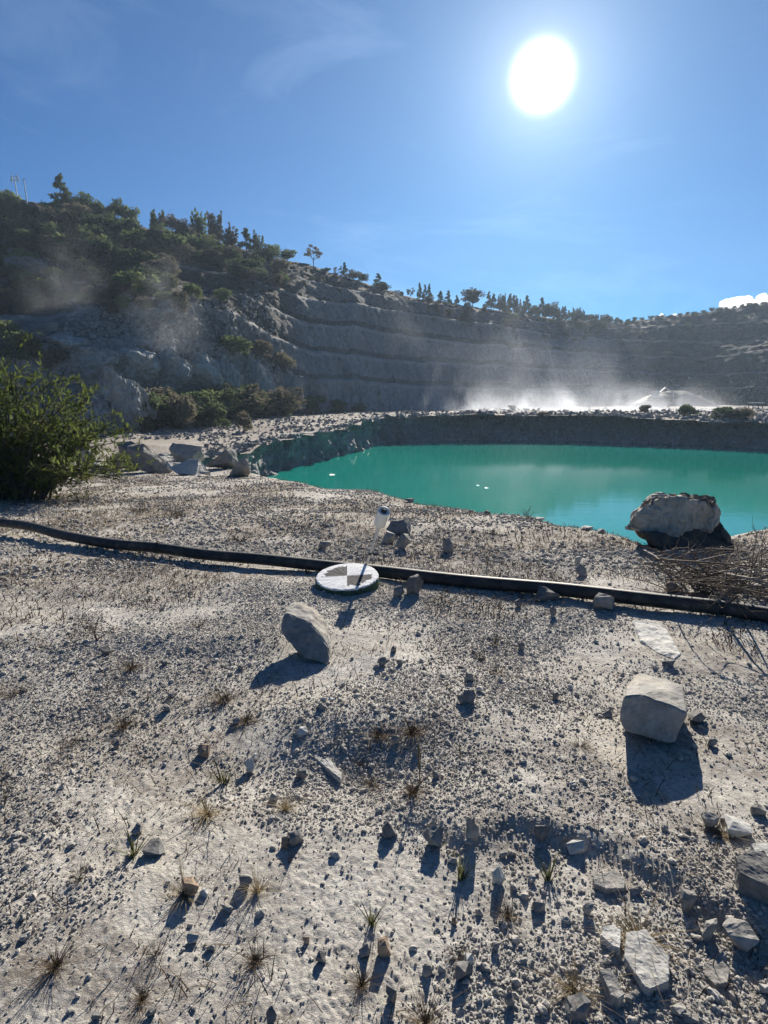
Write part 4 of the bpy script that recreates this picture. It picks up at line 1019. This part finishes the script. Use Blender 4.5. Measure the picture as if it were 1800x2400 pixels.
def tree_proto(kind, seed, leafm):
    """crown and trunk of unit height"""
    rs = random.Random(seed); lobes = []
    if kind == 'round':
        for _ in range(13):
            a = rs.uniform(0, 6.28); q = rs.uniform(.0, .32); z = rs.uniform(.35, .84); k = .12 + .10 * (1 - abs(z - .6) * 2)
            lobes.append((Vector((math.cos(a) * q, math.sin(a) * q, z)), Vector((k, k, k * .75))))
        n, sz, th = 1100, .045, .8
    elif kind == 'loose':
        for _ in range(16):
            a = rs.uniform(0, 6.28); q = rs.uniform(.15, .40); z = rs.uniform(.42, .88); lobes.append((Vector((math.cos(a) * q, math.sin(a) * q, z)), Vector((.10, .10, .07))))
        n, sz, th = 700, .036, .9
    elif kind == 'conifer':
        for i in range(30):
            z = .16 + .8 * i / 29; q = (1 - z) * .30 * rs.uniform(.4, 1.1) + .015; a = rs.uniform(0, 6.28)
            lobes.append((Vector((math.cos(a) * q, math.sin(a) * q, z + rs.uniform(-.02, .04))), Vector((.04 + .09 * (1 - z), .04 + .09 * (1 - z), .06))))
        lobes.append((Vector((0, 0, .95)), Vector((.02, .02, .07)))); n, sz, th = 1500, .032, 1.0
    elif kind == 'spiky':
        for i in range(9):
            a = rs.uniform(0, 6.28); q = rs.uniform(.0, .22); top_ = rs.uniform(.7, 1)
            for j in range(6):
                z = top_ * (.3 + .7 * j / 5); k = .115 * (1.15 - j / 5.5); lobes.append((Vector((math.cos(a) * q * (.6 + j * .1), math.sin(a) * q * (.6 + j * .1), z - .04)), Vector((k, k, .08))))
        n, sz, th = 1200, .042, .9
    else:   # shrub
        for _ in range(12):
            a = rs.uniform(0, 6.28); q = rs.uniform(.0, .45); z = rs.uniform(.2, .78) * (1 - q * .5); lobes.append((Vector((math.cos(a) * q, math.sin(a) * q, z)), Vector((.22, .22, .18)) * rs.uniform(.7, 1.1)))
        n, sz, th = 1200, .052, .5
    V_, F_ = leaf_cloud(rs, lobes, n, sz)
    return mesh_np('crown', V_, F_, leafm), mesh_tubes('trunk', trunk_tubes(rs, th, .022 if kind != 'shrub' else .03, lobes), M['bark'])
PR = {}
def proto(kind, seed, leaf):
    key = (kind, seed, leaf)
    if key not in PR: PR[key] = tree_proto(kind, seed, M[leaf])
    return PR[key]
def plant(name, p, h, w, kind, seed, leaf, label, cat, group=None, rot=0):
    cr, tr = proto(kind, seed, leaf); base_w = {'round': .8, 'loose': .95, 'conifer': .52, 'spiky': .58, 'shrub': 1.15}[kind]
    e = bpy.data.objects.new(name, None); COL.objects.link(e); e.location = p; e.scale = (w / base_w, w / base_w, h); e.rotation_euler = (0, 0, rot)
    link('crown', cr, e); link('trunk', tr, e); return tag(e, label, cat, group)
TR = [  # skyline trees: px, foot y, height px, width px, kind, leaf, label
(148, 498, 80, 56, 'conifer', 'leaf_dark', 'tallest dark conifer on the hilltop beside the masts'), (196, 505, 52, 80, 'round', 'leaf_mid', 'broad round tree touching the tallest conifer'), (232, 514, 44, 50, 'round', 'leaf_dark', 'round tree at the lower side of the broad round one'),
(272, 524, 54, 60, 'round', 'leaf_dark', 'dense dark tree with a spiky top, alone after the first gap'), (305, 530, 48, 46, 'round', 'leaf_mid', 'tree joined to the dense dark spiky-topped one'),
(368, 546, 56, 44, 'spiky', 'leaf_mid', 'spiky tree opening the second hilltop clump'), (398, 550, 46, 44, 'round', 'leaf_brown', 'middle tree of the second hilltop clump'), (430, 556, 46, 42, 'round', 'leaf_brown', 'last tree of the second hilltop clump'),
(468, 566, 72, 44, 'spiky', 'leaf_mid', 'tall ragged tree at the head of the third hilltop clump'), (506, 574, 78, 44, 'spiky', 'leaf_brown', 'ragged grey-brown tree beside the tall ragged one'), (540, 584, 58, 50, 'spiky', 'leaf_brown', 'lower ragged tree ending the third hilltop clump'),
(578, 590, 52, 40, 'conifer', 'leaf_dark', 'pointed dark tree, taller of a close pair'), (602, 596, 50, 40, 'spiky', 'leaf_dark', 'pointed dark tree, shorter of a close pair'), (642, 604, 34, 46, 'round', 'leaf_mid', 'low green tree above the first cliff'), (672, 612, 30, 46, 'round', 'leaf_mid', 'low green tree next to the lone round tree'),
(735, 622, 48, 50, 'loose', 'leaf_brown', 'lone round airy tree with a visible trunk on the ridge'), (765, 636, 16, 26, 'shrub', 'leaf_dark', 'small bush just below the lone airy tree'), (793, 646, 24, 24, 'loose', 'leaf_brown', 'small airy tree on the falling ridge'), (808, 648, 32, 18, 'conifer', 'leaf_dark', 'small pointed tree on the falling ridge'),
(826, 654, 26, 40, 'round', 'leaf_brown', 'wide low tree on the falling ridge'), (848, 660, 26, 30, 'round', 'leaf_dark', 'last wide low tree before the pointed one'), (886, 676, 34, 28, 'conifer', 'leaf_dark', 'lone pointed tree in the dip of the ridge'), (900, 682, 24, 34, 'round', 'leaf_dark', 'low tree leaning on the lone pointed tree'),
(930, 692, 16, 16, 'loose', 'leaf_brown', 'tiny airy tree on the bare rim'), (942, 694, 14, 14, 'round', 'leaf_dark', 'tiny round tree on the bare rim'), (962, 698, 26, 26, 'loose', 'leaf_brown', 'airy tree at the start of the rim wood'), (983, 702, 38, 16, 'conifer', 'leaf_dark', 'first of three slim cypresses'),
(996, 702, 36, 14, 'conifer', 'leaf_dark', 'second of three slim cypresses'), (1006, 704, 38, 16, 'conifer', 'leaf_dark', 'third of three slim cypresses'), (1032, 712, 30, 20, 'conifer', 'leaf_dark', 'pointed tree just past the cypresses'), (1050, 716, 34, 20, 'conifer', 'leaf_dark', 'darker pointed tree past the cypresses'),
(1070, 718, 26, 18, 'conifer', 'leaf_dark', 'short pointed tree before the broad crown'), (1108, 716, 48, 50, 'round', 'leaf_brown', 'broad crowned tree standing highest in the rim wood'), (1145, 722, 38, 20, 'conifer', 'leaf_dark', 'slim tree left of the dip in the rim wood'), (1156, 724, 36, 20, 'conifer', 'leaf_dark', 'slim tree at the dip in the rim wood')]
def hill_pt(px, py, dy=14):
    h = hit(px, py, (bvh_h,))
    for k in range(1, dy):
        if h is not None: break
        h = hit(px, py + k * 2, (bvh_h,))
    return h
for k, (px, fy, h, w, kd, lf, lb) in enumerate(TR):
    p = hill_pt(px, fy)
    if p is None: continue
    s = 1 / upx(p); plant('tree', p + Vector((0, 0, -.3)), h * s * 1.05, w * s, kd, k % 3, lf, lb, 'tree', 'trees along the ridge', k * 1.3)
rs = random.Random(21); xpos = 1170
while xpos < 1800:                                     # the wood along the rim, thinning out to the far ridge
    sky_y = float(np.interp(xpos, cols, cy[:, 6])); tl = 1 - sstep(1250, 1500, np.array(xpos))
    h = 10 + 28 * float(tl) * rs.uniform(.6, 1.25) + rs.uniform(0, 4); p = hill_pt(xpos, sky_y + 3)
    if p is not None:
        s = 1 / upx(p); kd = rs.choice(['conifer', 'spiky', 'round', 'conifer'] if xpos < 1450 else ['round', 'shrub', 'shrub'])
        plant('tree', p + Vector((0, 0, -.3)), h * s, h * s * {'conifer': .5, 'spiky': .6, 'round': .95, 'shrub': 1.5}[kd], kd, rs.randint(0, 2), 'leaf_dark' if rs.random() < .6 else 'leaf_brown',
              ('%s %s tree of the rim wood, %s' % ('tall' if h > 31 else 'short' if h < 24 else 'middling', {'conifer': 'pointed', 'spiky': 'ragged', 'round': 'round', 'shrub': 'low'}[kd], 'next past the slim trees' if xpos < 1240 else 'midway down the rim' if xpos < 1340 else 'where the rim is lowest') if xpos < 1450 else '%s bush along the bare far ridge, %s' % ('round' if kd == 'round' else 'flat', 'near its lowest dip' if xpos < 1560 else 'half way up' if xpos < 1690 else 'under the white cloud')), 'tree', 'wood along the rim above the dust' if xpos < 1450 else 'bushes along the far ridge', rs.uniform(0, 6))
    xpos += rs.uniform(6, 10) if xpos < 1450 else rs.uniform(12, 22)
ZN = [(120, 'below the masts'), (240, 'below the tallest conifer'), (340, 'below the spiky-topped tree'), (450, 'below the second hilltop clump'), (560, 'below the third hilltop clump'), (690, 'below the low green trees'), (850, 'below the lone airy tree'),
      (1000, 'below the dip of the ridge'), (1130, 'below the broad crowned tree'), (1300, 'above the brightest dust'), (1480, 'above the spoil mound'), (3000, 'below the white cloud')]
def zone(px, py, lo, hi, h, sz, lf, label, wf=1.0, kd='shrub'):
    label = {'round': 'rounded ', 'loose': 'airy ', 'conifer': 'pointed ', 'spiky': 'ragged '}.get(kd, 'wide ' if wf > 1.1 else 'narrow ' if wf < .93 else '') + label
    size = ('small', 'middling', 'large')[min(2, int(3 * (h - sz[0]) / (sz[1] - sz[0])))]; colr = {'leaf_dark': 'dark', 'leaf_mid': 'green', 'leaf_brown': 'brownish'}[lf]
    ht = ('upper', 'middle', 'lower')[min(2, int(3 * (py - lo) / max(1, hi - lo)))]
    return '%s %s %s, %s row, %s' % (size, colr, label, ht, next(z for q, z in ZN if px < q))
def sow(n, xr, yf, sz, kinds, leaves, label, group, seed, cat='shrub', name='shrub', wr=1.15, fwd=0):
    rs = random.Random(seed)
    for _ in range(n):
        px = rs.uniform(*xr); lo, hi = yf(px); py = rs.uniform(lo, hi); p = hill_pt(px, py, 2)
        if p is None: continue
        if fwd:
            f = fwd * rs.uniform(.5, 1.3); p = Vector((p.x * (1 - f / p.y), p.y - f, min(p.z, float(G0(p.y - f)) + .2)))
        s = 1 / upx(p); h = rs.uniform(*sz); lf_ = rs.choice(leaves); wf_ = rs.uniform(.8, 1.3); kd_ = rs.choice(kinds); plant(name, p + Vector((0, 0, -.12 * h * s)), h * s, h * s * wr * wf_, kd_, rs.randint(0, 2), lf_, zone(px, py, lo, hi, h, sz, lf_, label, wf_, kd_), cat, group, rs.uniform(0, 6))
sky_of = lambda x: float(np.interp(x, cols, cy[:, 6]))
sow(105, (-60, 430), lambda x: (sky_of(x) + 14, 705), (38, 70), ['shrub', 'shrub', 'round'], ['leaf_dark', 'leaf_dark', 'leaf_mid', 'leaf_brown'], 'shrub in the hillside thicket', 'shrubs covering the upper hillside', 31)
sow(42, (400, 660), lambda x: (sky_of(x) + 16, 600 + (x - 400) * .33), (28, 52), ['shrub', 'round'], ['leaf_dark', 'leaf_mid', 'leaf_brown'], 'shrub on the upper cliff ledges', 'shrubs on the ledges by the cliff', 32)
sow(34, (-60, 560), lambda x: (690, 740), (24, 50), ['shrub'], ['leaf_brown', 'leaf_mid', 'leaf_brown'], 'shrub along the middle ledge', 'shrubs along the middle ledge', 33)
sow(26, (950, 1420), lambda x: (sky_of(x) + 6, sky_of(x) + 42), (16, 34), ['conifer', 'round', 'spiky'], ['leaf_dark', 'leaf_brown'], 'tree just under the rim', 'trees just under the rim', 34, 'tree', 'tree', .7)
sow(60, (700, 1800), lambda x: (sky_of(x) + 8, sky_of(x) + 60 + 80 * float(sstep(1400, 1600, np.array(x)))), (7, 16), ['shrub'], ['leaf_brown', 'leaf_dark'], 'scrub bush on the terraces', 'scrub dotted over the terraces', 35)
sow(62, (300, 650), lambda x: (962, 1006), (50, 112), ['shrub', 'round', 'loose'], ['leaf_dark', 'leaf_brown', 'leaf_dark', 'leaf_mid'], 'shrub before the shaded lower cliff', 'shrubs against the lower cliff', 36, fwd=5)
for k, (px, py, h, w, lf, lb) in enumerate([(545, 838, 72, 100, 'leaf_mid', 'rounded green shrub on the ledge, brightest on the hillside'), (610, 848, 70, 80, 'leaf_brown', 'olive brown shrub beside the bright rounded one'), (660, 866, 60, 70, 'leaf_brown', 'tawny shrub hanging over the cliff corner'),
    (730, 968, 60, 90, 'leaf_mid', 'green shrub at the foot of the cliff corner, larger one'), (790, 968, 44, 70, 'leaf_mid', 'green shrub at the foot of the cliff corner, smaller one'), (845, 966, 30, 50, 'leaf_brown', 'low shrub trailing off along the bank'),
    (430, 1008, 120, 90, 'leaf_brown', 'tall thin-leaved shrub in the shade before the lower cliff'), (500, 1003, 84, 90, 'leaf_dark', 'dark shrub filling the hollow of the lower cliff'), (570, 1012, 70, 44, 'leaf_brown', 'wispy shrub on the bench near the bank'), (350, 1012, 130, 90, 'leaf_dark', 'dark shrub next to the rounded rock shoulder'),
    (60, 842, 90, 110, 'leaf_mid', 'green shrub mass rising behind the top of the leafy bush'), (140, 862, 70, 90, 'leaf_brown', 'fuzzy shrub behind the leafy bush, nearer the rubble'), (10, 800, 70, 90, 'leaf_mid', 'green shrub on the ledge at the picture edge above the leafy bush'),
    (268, 1008, 60, 64, 'leaf_mid', 'green shrub at the foot of the rock shoulder'), (1605, 975, 40, 58, 'leaf_dark', 'round dark bush on the far bench in front of the dust'), (1512, 968, 28, 34, 'leaf_brown', 'scraggly bush on the far bench edge'), (1700, 982, 40, 80, 'leaf_dark', 'wide dark bush on the far bench'), (1745, 984, 42, 70, 'leaf_brown', 'brownish bush joined to the wide dark one'),
    (1200, 962, 18, 30, 'leaf_brown', 'low bush on the far bench at the brightest dust'), (1272, 974, 12, 40, 'leaf_brown', 'flat bush on the far bench')]):
    p = hit(px, py)
    if p is None: continue
    s = 1 / upx(p); plant('shrub', p + Vector((0, 0, -.1 * h * s)), h * s, w * s, 'shrub', k % 3, lf, lb, 'shrub', None, k)
# ------------------------------------------------------------------ leafy bush beside the pipe
def big_bush():
    rs = random.Random(77); p0 = gpt(40, 1170); p0.y += .1
    e = bpy.data.objects.new('leafy_bush', None); COL.objects.link(e); e.location = p0; e.scale = (1.25, 1.2, 1.27); tag(e, 'large leafy green bush with narrow leaves standing beyond the left end of the pipe', 'bush')
    stems = []; tips = []
    for i in range(105):
        a = rs.uniform(0, 6.28); tgt = Vector((rs.uniform(-1.9, 1.45), rs.uniform(-.8, 1.1), 0)); rr_ = min(1, (tgt.x / 1.6) ** 2 + (tgt.y / 1.2) ** 2)
        tgt.z = rs.uniform(.12, 1) * 2.35 * (1 - .55 * rr_); b = Vector((rs.uniform(-.3, .3) + tgt.x * .15, rs.uniform(-.2, .2), -.05))
        m = b.lerp(tgt, .5) + Vector((0, 0, .25)); pth = spline([b, m, tgt], 6); n = len(pth)
        stems.append(tube(pth, [.018 * (1 - .8 * k / n) for k in range(n)], 5))
        for _ in range(12):
            k = rs.randint(2, n - 1); d = Vector((rs.gauss(0, .8), rs.gauss(0, .8), rs.gauss(.15, .5))).normalized(); q = pth[k]; L = rs.uniform(.25, .55); t2 = q + d * L + Vector((0, 0, .04))
            stems.append(tube([q, q.lerp(t2, .5) + Vector((0, 0, .03)), t2], [.006, .004, .002], 4)); tips.append((q, t2, d))
    link('stem', mesh_tubes('stem', stems, M['bark']), e)
    def leafmesh(L, W, bend):
        V_ = []
        for u, w in ((0, .05), (.25, .8), (.55, 1), (.82, .6), (1, .03)):
            z = -bend * u * u * L; V_ += [(u * L, -w * W / 2, z + .12 * W * w), (u * L, 0, z), (u * L, w * W / 2, z + .12 * W * w)]
        F_ = []
        for i in range(4):
            for j in (0, 1): F_.append((3 * i + j, 3 * i + j + 1, 3 * i + j + 4, 3 * i + j + 3))
        return V_, F_
    leaves = []
    for q, t2, d in tips:
        for k in range(rs.randint(13, 19)):
            u = rs.uniform(.1, 1.05); p = q.lerp(t2, u); dd = (d * .7 + Vector([rs.gauss(0, .6) for _ in range(3)])).normalized()
            x = dd; y = x.cross(Vector([rs.gauss(0, .5), rs.gauss(0, .5), 1])).normalized(); z = x.cross(y)
            m = Matrix((x, y, z)).transposed().to_4x4(); m.translation = p; leaves.append((p, m @ Matrix.Scale(rs.uniform(.65, 1.25), 4)))
    leaves.sort(key=lambda l: (l[0].y - .35 * l[0].z))
    protos = []
    for L, W, b in ((.105, .022, .12), (.09, .024, .3), (.12, .021, .2)):
        v, f = leafmesh(L, W, b); protos.append(mesh_np('leaf', v, f, M['leaf_fresh'], True))
    fr = [l for l in leaves if l[0].x > -.6][:260]; ids = {id(l) for l in fr}
    for k, (p, m) in enumerate(fr):
        o = link('leaf', protos[k % 3], e); o.matrix_local = m
    V_, F_ = [], []; base_v = [leafmesh(.105, .022, .12), leafmesh(.09, .024, .3)]
    bv = [(np.array(v), np.array(f)) for v, f in base_v]; off = 0; VV, FF = [], []
    for k, l in enumerate(leaves):
        if id(l) in ids: continue
        v, f = bv[k % 2]; mm = np.array(l[1]); vv = v @ mm[:3, :3].T + mm[:3, 3]; VV.append(vv); FF.append(f + off); off += len(v)
    o = link('foliage', mesh_np('foliage', np.concatenate(VV), np.concatenate(FF), M['leaf_fresh'], True), e); o['kind'] = 'stuff'
big_bush()
# fallen leaves and litter below the bush
rs = random.Random(5); parts = []
for _ in range(900):
    px = rs.uniform(-60, 420) ; py = rs.uniform(1130, 1262) if px < 220 else rs.uniform(1180, 1265)
    if px > 220 and rs.random() < .6: continue
    p = gpt(px, py) + Vector((0, 0, .012)); parts.append(blade(rs, p, rs.uniform(.01, .05), rs.uniform(1, 4), rs.uniform(0, 6.28), .018, 2, .2))
tag(link('leaf_litter', cat_mesh('leaf_litter', parts, M['straw'])), 'dry fallen leaves under the leafy bush and along the pipe', 'leaf litter', None, 'stuff')
# ------------------------------------------------------------------ masts on the hill, spoil mound, machine, shelter
for k, (px, fy, h, lb) in enumerate(((42, 472, 54, 'thin mast with a cluster of small aerials on the hilltop'), (64, 478, 54, 'bare thin mast standing next to the aerial mast'))):
    p = hill_pt(px, fy); s = 1 / upx(p); H_ = h * s + 1; e = bpy.data.objects.new('mast', None); COL.objects.link(e); e.location = p - Vector((0, 0, 1)); e.rotation_euler = (0, R(-2), 0); tag(e, lb, 'mast')
    link('pole', mesh_tubes('pole', [tube([Vector((0, 0, 0)), Vector((0, 0, H_))], [.13, .07], 8)], ms), e)
    if k == 0:
        out = []
        for z, L in ((.98, .5), (.90, .7), (.86, .6)): out.append(tube([Vector((-L, 0, H_ * z)), Vector((L, 0, H_ * z))], .05, 6)); out += [tube([Vector((sg * L, 0, H_ * z - .4)), Vector((sg * L, 0, H_ * z + .4))], .09, 6) for sg in (-1, 1)]
        link('aerial', mesh_tubes('aerial', out, ms), e)
    else:
        link('crossarm', mesh_tubes('crossarm', [tube([Vector((-.35, 0, H_ * .97)), Vector((.35, 0, H_ * .97))], .06, 6)], ms), e)
# spoil mound on the far bench
mp = at(1575, 962, 165); mp.z = float(G0(165)); n_ = 70
th = np.linspace(0, 2 * np.pi, n_ + 1); ra = np.linspace(0, 1, 26); TT, RA = np.meshgrid(th, ra, indexing='ij'); hx = RA * np.cos(TT) * 13; hy = RA * np.sin(TT) * 9
hz = 4.8 * (np.clip(1 - RA ** 1.7, 0, 1)) + .5 * fbm(p3(hx.ravel(), hy.ravel(), 3, .25), 4).reshape(hx.shape) - .6
me = mesh_np('spoil_mound', np.stack([hx.ravel(), hy.ravel(), hz.ravel()], -1), grid_faces(n_ + 1, 26), M['mid_rock'], True)
o = tag(link('spoil_mound', me), 'rounded grey spoil mound on the far bench under the terraces', 'spoil mound'); o.location = mp
def box(sx, sy, sz, c):
    v = [(c[0] + a * sx / 2, c[1] + b * sy / 2, c[2] + d * sz / 2) for a in (-1, 1) for b in (-1, 1) for d in (-1, 1)]
    return v, [(0, 1, 3, 2), (4, 6, 7, 5), (0, 4, 5, 1), (2, 3, 7, 6), (0, 2, 6, 4), (1, 5, 7, 3)]
mpale = m_plain('pale_metal', (.55, .54, .50), .5, .4, .2, 3); mdark = m_plain('dark_metal', (.05, .05, .055), .5, .4, .3, 3)
e = bpy.data.objects.new('machine', None); COL.objects.link(e); e.location = at(1537, 940, 150); e.location.z = at(1537, 940, 150).z; tag(e, 'small pale digging machine on the flank of the spoil mound', 'machine')
link('tracks', cat_mesh('tracks', [box(3.2, .5, .8, (0, -1, .4)), box(3.2, .5, .8, (0, 1, .4))], mdark), e)
link('cab', cat_mesh('cab', [box(1.3, 1.5, 1.5, (-.4, -.4, 1.8)), box(2.6, 2.2, .5, (0, 0, 1.0))], mpale), e)
link('boom', mesh_tubes('boom', [tube([Vector((.3, .3, 1.4)), Vector((2.2, .3, 3.2)), Vector((4.2, .3, 2.2)), Vector((4.5, .3, .8))], [.22, .22, .18, .15], 6)], mpale), e)
link('bucket', cat_mesh('bucket', [box(.9, .9, .7, (4.3, .3, .5))], mdark), e)
e = bpy.data.objects.new('shelter', None); COL.objects.link(e); q = at(1770, 962, 120); q.z = at(1770, 958, 120).z; e.location = q; tag(e, 'small open shelter with a flat pale roof on the far bench', 'shelter')
link('roof', cat_mesh('roof', [box(2.4, 1.8, .14, (0, 0, 1.15))], mpale), e)
for sx_ in (-1, 1):
    for sy_ in (-1, 1): link('post', cat_mesh('post', [box(.12, .12, 2.0, (sx_ * .95, sy_ * .7, .1))], mdark), e)
# ------------------------------------------------------------------ things floating on the water
t = NT('foam'); fm = t.fin((.75, .80, .78), .7)
for k, (px, py, w, lb) in enumerate(((778, 1113, 13, 'white scrap of foam floating near the corner of the lake'), (1120, 1138, 7, 'tiny white fleck on the water above the rim, nearer the lake middle'), (1140, 1144, 9, 'white fleck on the water beside the tiny one'))):
    q = wpt(px, py); p = Vector((q[0], q[1], WATER + .01)); s = 1 / upx(p); rs = random.Random(k); n = 12
    V_ = [(math.cos(6.283 * i / n) * w * s * .5 * rs.uniform(.6, 1.2), math.sin(6.283 * i / n) * w * s * 1.1 * rs.uniform(.5, 1.2), .015) for i in range(n)] 
    me = bpy.data.meshes.new('foam_patch'); V2 = V_ + [(a * 1.1, b * 1.1, -.03) for a, b, _ in V_]
    me.from_pydata(V2, [], [tuple(range(n))] + [(i, i + n, (i + 1) % n + n, (i + 1) % n) for i in range(n)]); me.materials.append(fm); o = link('foam_patch', me); o.location = p; tag(o, lb, 'foam')
# ------------------------------------------------------------------ clouds low over the far ridge
t = NT('cloud_white'); t.n.remove(t.b); pv = t.n.new('ShaderNodeVolumePrincipled'); pv.inputs['Color'].default_value = (1, 1, 1, 1); pv.inputs['Density'].default_value = .045; pv.inputs['Anisotropy'].default_value = .7
t.l.new(pv.outputs[0], t.out.inputs['Volume'])
def cloud(px0, px1, ytop, ybot, D, seed, label, n=26):
    rs = random.Random(seed); bm = bmesh.new()
    for i in range(n):
        u = rs.random(); px = px0 + (px1 - px0) * u; hgt = (ybot - ytop) * (.35 + .65 * u); py = ybot - hgt * rs.uniform(.1, .85); r = (ybot - ytop) * rs.uniform(.16, .34) * (.5 + .5 * u)
        c = at(px, py, D + rs.uniform(-60, 60)); s = r * D / F * 1.0
        bmesh.ops.create_icosphere(bm, subdivisions=3, radius=1, matrix=Matrix.Translation(c) @ Matrix.Diagonal((s * 1.25, s, s, 1)))
    bm.normal_update(); co = np.array([v.co[:] for v in bm.verts]); no = np.array([v.normal[:] for v in bm.verts]); k = F / D
    co += no * (fbm(co * k * .12, 4, .6) * 3.2 / k)[:, None]
    for v, c in zip(bm.verts, co): v.co = c
    me = bpy.data.meshes.new('cloud'); bm.to_mesh(me); bm.free(); me.materials.append(t.m); me.polygons.foreach_set('use_smooth', [True] * len(me.polygons)); o = link('cloud', me); tag(o, label, 'cloud', None, 'structure')
cloud(1690, 1880, 678, 722, 3000, 1, 'white cumulus peeping over the far ridge', 60)
cloud(1526, 1552, 737, 756, 3000, 2, 'tiny white cloud tip behind the low part of the ridge', 10)
cloud(1566, 1585, 734, 752, 3000, 3, 'second tiny cloud tip beside the first behind the ridge', 8)
# ------------------------------------------------------------------ dust and haze
def dust(name, c, size, dens_, label, nscale, thr, top_fade=1.2, seed=0, aniso=.45, col=(.88, .92, 1.0), bottom=30.0):
    me = bpy.data.meshes.new(name); v, f = box(1, 1, 1, (0, 0, 0)); me.from_pydata(v, [], f); o = link(name, me); o.location = c; o.scale = size
    m = bpy.data.materials.new(name); m.use_nodes = True; n = m.node_tree.nodes; l = m.node_tree.links; n.clear()
    out = n.new('ShaderNodeOutputMaterial'); pv = n.new('ShaderNodeVolumePrincipled'); pv.inputs['Color'].default_value = (*col, 1); pv.inputs['Anisotropy'].default_value = aniso; l.new(pv.outputs[0], out.inputs['Volume'])
    tc_ = n.new('ShaderNodeTexCoord'); geo = n.new('ShaderNodeNewGeometry'); nz_ = n.new('ShaderNodeTexNoise'); nz_.inputs['Scale'].default_value = nscale; nz_.inputs['Detail'].default_value = 4; nz_.inputs['Roughness'].default_value = .6; nz_.inputs['Distortion'].default_value = .6
    mp_ = n.new('ShaderNodeMapping'); mp_.inputs['Location'].default_value = (seed * 13.7, seed * 5.1, seed * 3.3); mp_.inputs['Scale'].default_value = (1, 1, .8); l.new(geo.outputs['Position'], mp_.inputs[0]); l.new(mp_.outputs[0], nz_.inputs['Vector'])
    def mt(op, a, b=None, clamp=False):
        q = n.new('ShaderNodeMath'); q.operation = op; q.use_clamp = clamp
        for i, x in enumerate((a, b)):
            if x is None: continue
            if isinstance(x, (int, float)): q.inputs[i].default_value = x
            else: l.new(x, q.inputs[i])
        return q.outputs[0]
    sx = n.new('ShaderNodeSeparateXYZ'); l.new(tc_.outputs['Generated'], sx.inputs[0])
    hgt = mt('POWER', mt('SUBTRACT', 1.0, sx.outputs[2], True), top_fade)
    def edge(s): return mt('MULTIPLY', mt('MULTIPLY', mt('MULTIPLY', s, mt('SUBTRACT', 1.0, s)), 4.0), 1.0, True)
    ex = mt('POWER', edge(sx.outputs[0]), .7); ey = edge(sx.outputs[1])
    tt = mt('SUBTRACT', nz_.outputs['Fac'], mt('ADD', thr, mt('MULTIPLY', sx.outputs[2], .10)))
    hgt = mt('MULTIPLY', hgt, mt('MULTIPLY', sx.outputs[2], bottom, True))
    q = mt('MULTIPLY', mt('MULTIPLY', mt('MAXIMUM', tt, 0.0), 6.0), mt('MULTIPLY', hgt, mt('MULTIPLY', ex, ey)))
    l.new(mt('MULTIPLY', q, dens_), pv.inputs['Density']); me.materials.append(m); return tag(o, label, 'dust', None, 'stuff')
zb = -1.0
dust('dust', (34, 112, zb + 3.2), (62, 18, 7.5), .11, 'bright sunlit dust drifting low over the far bench road', .16, .38, 2.2, 1)
dust('dust', (24, 118, zb + 11), (54, 16, 26), .013, 'thin dust rising before the terraced far wall', .09, .40, .9, 2)
dust('dust', (-34.5, 68, 14.5), (8.5, 8, 12), .032, 'small puff of dust beside the hillside thicket, farther from the water', .25, 0.43, .7, 3, bottom=4.0)
dust('dust', (-24.0, 68, 12.0), (8.5, 8, 12), .028, 'small puff of dust over the rubble ledge above the green shrub', .25, .42, .7, 4, bottom=4.0)
v, f = box(560, 470, 100, (70, 190, 42))
me = bpy.data.meshes.new('haze'); me.from_pydata(v, [], f)
m = bpy.data.materials.new('haze'); m.use_nodes = True; n = m.node_tree.nodes; n.clear(); out = n.new('ShaderNodeOutputMaterial'); pv = n.new('ShaderNodeVolumePrincipled'); pv.inputs['Density'].default_value = .00027; pv.inputs['Color'].default_value = (.60, .77, 1, 1); pv.inputs['Anisotropy'].default_value = .35
m.node_tree.links.new(pv.outputs[0], out.inputs['Volume']); me.materials.append(m); tag(link('haze', me), 'pale dusty air over the whole quarry', 'haze', None, 'stuff')
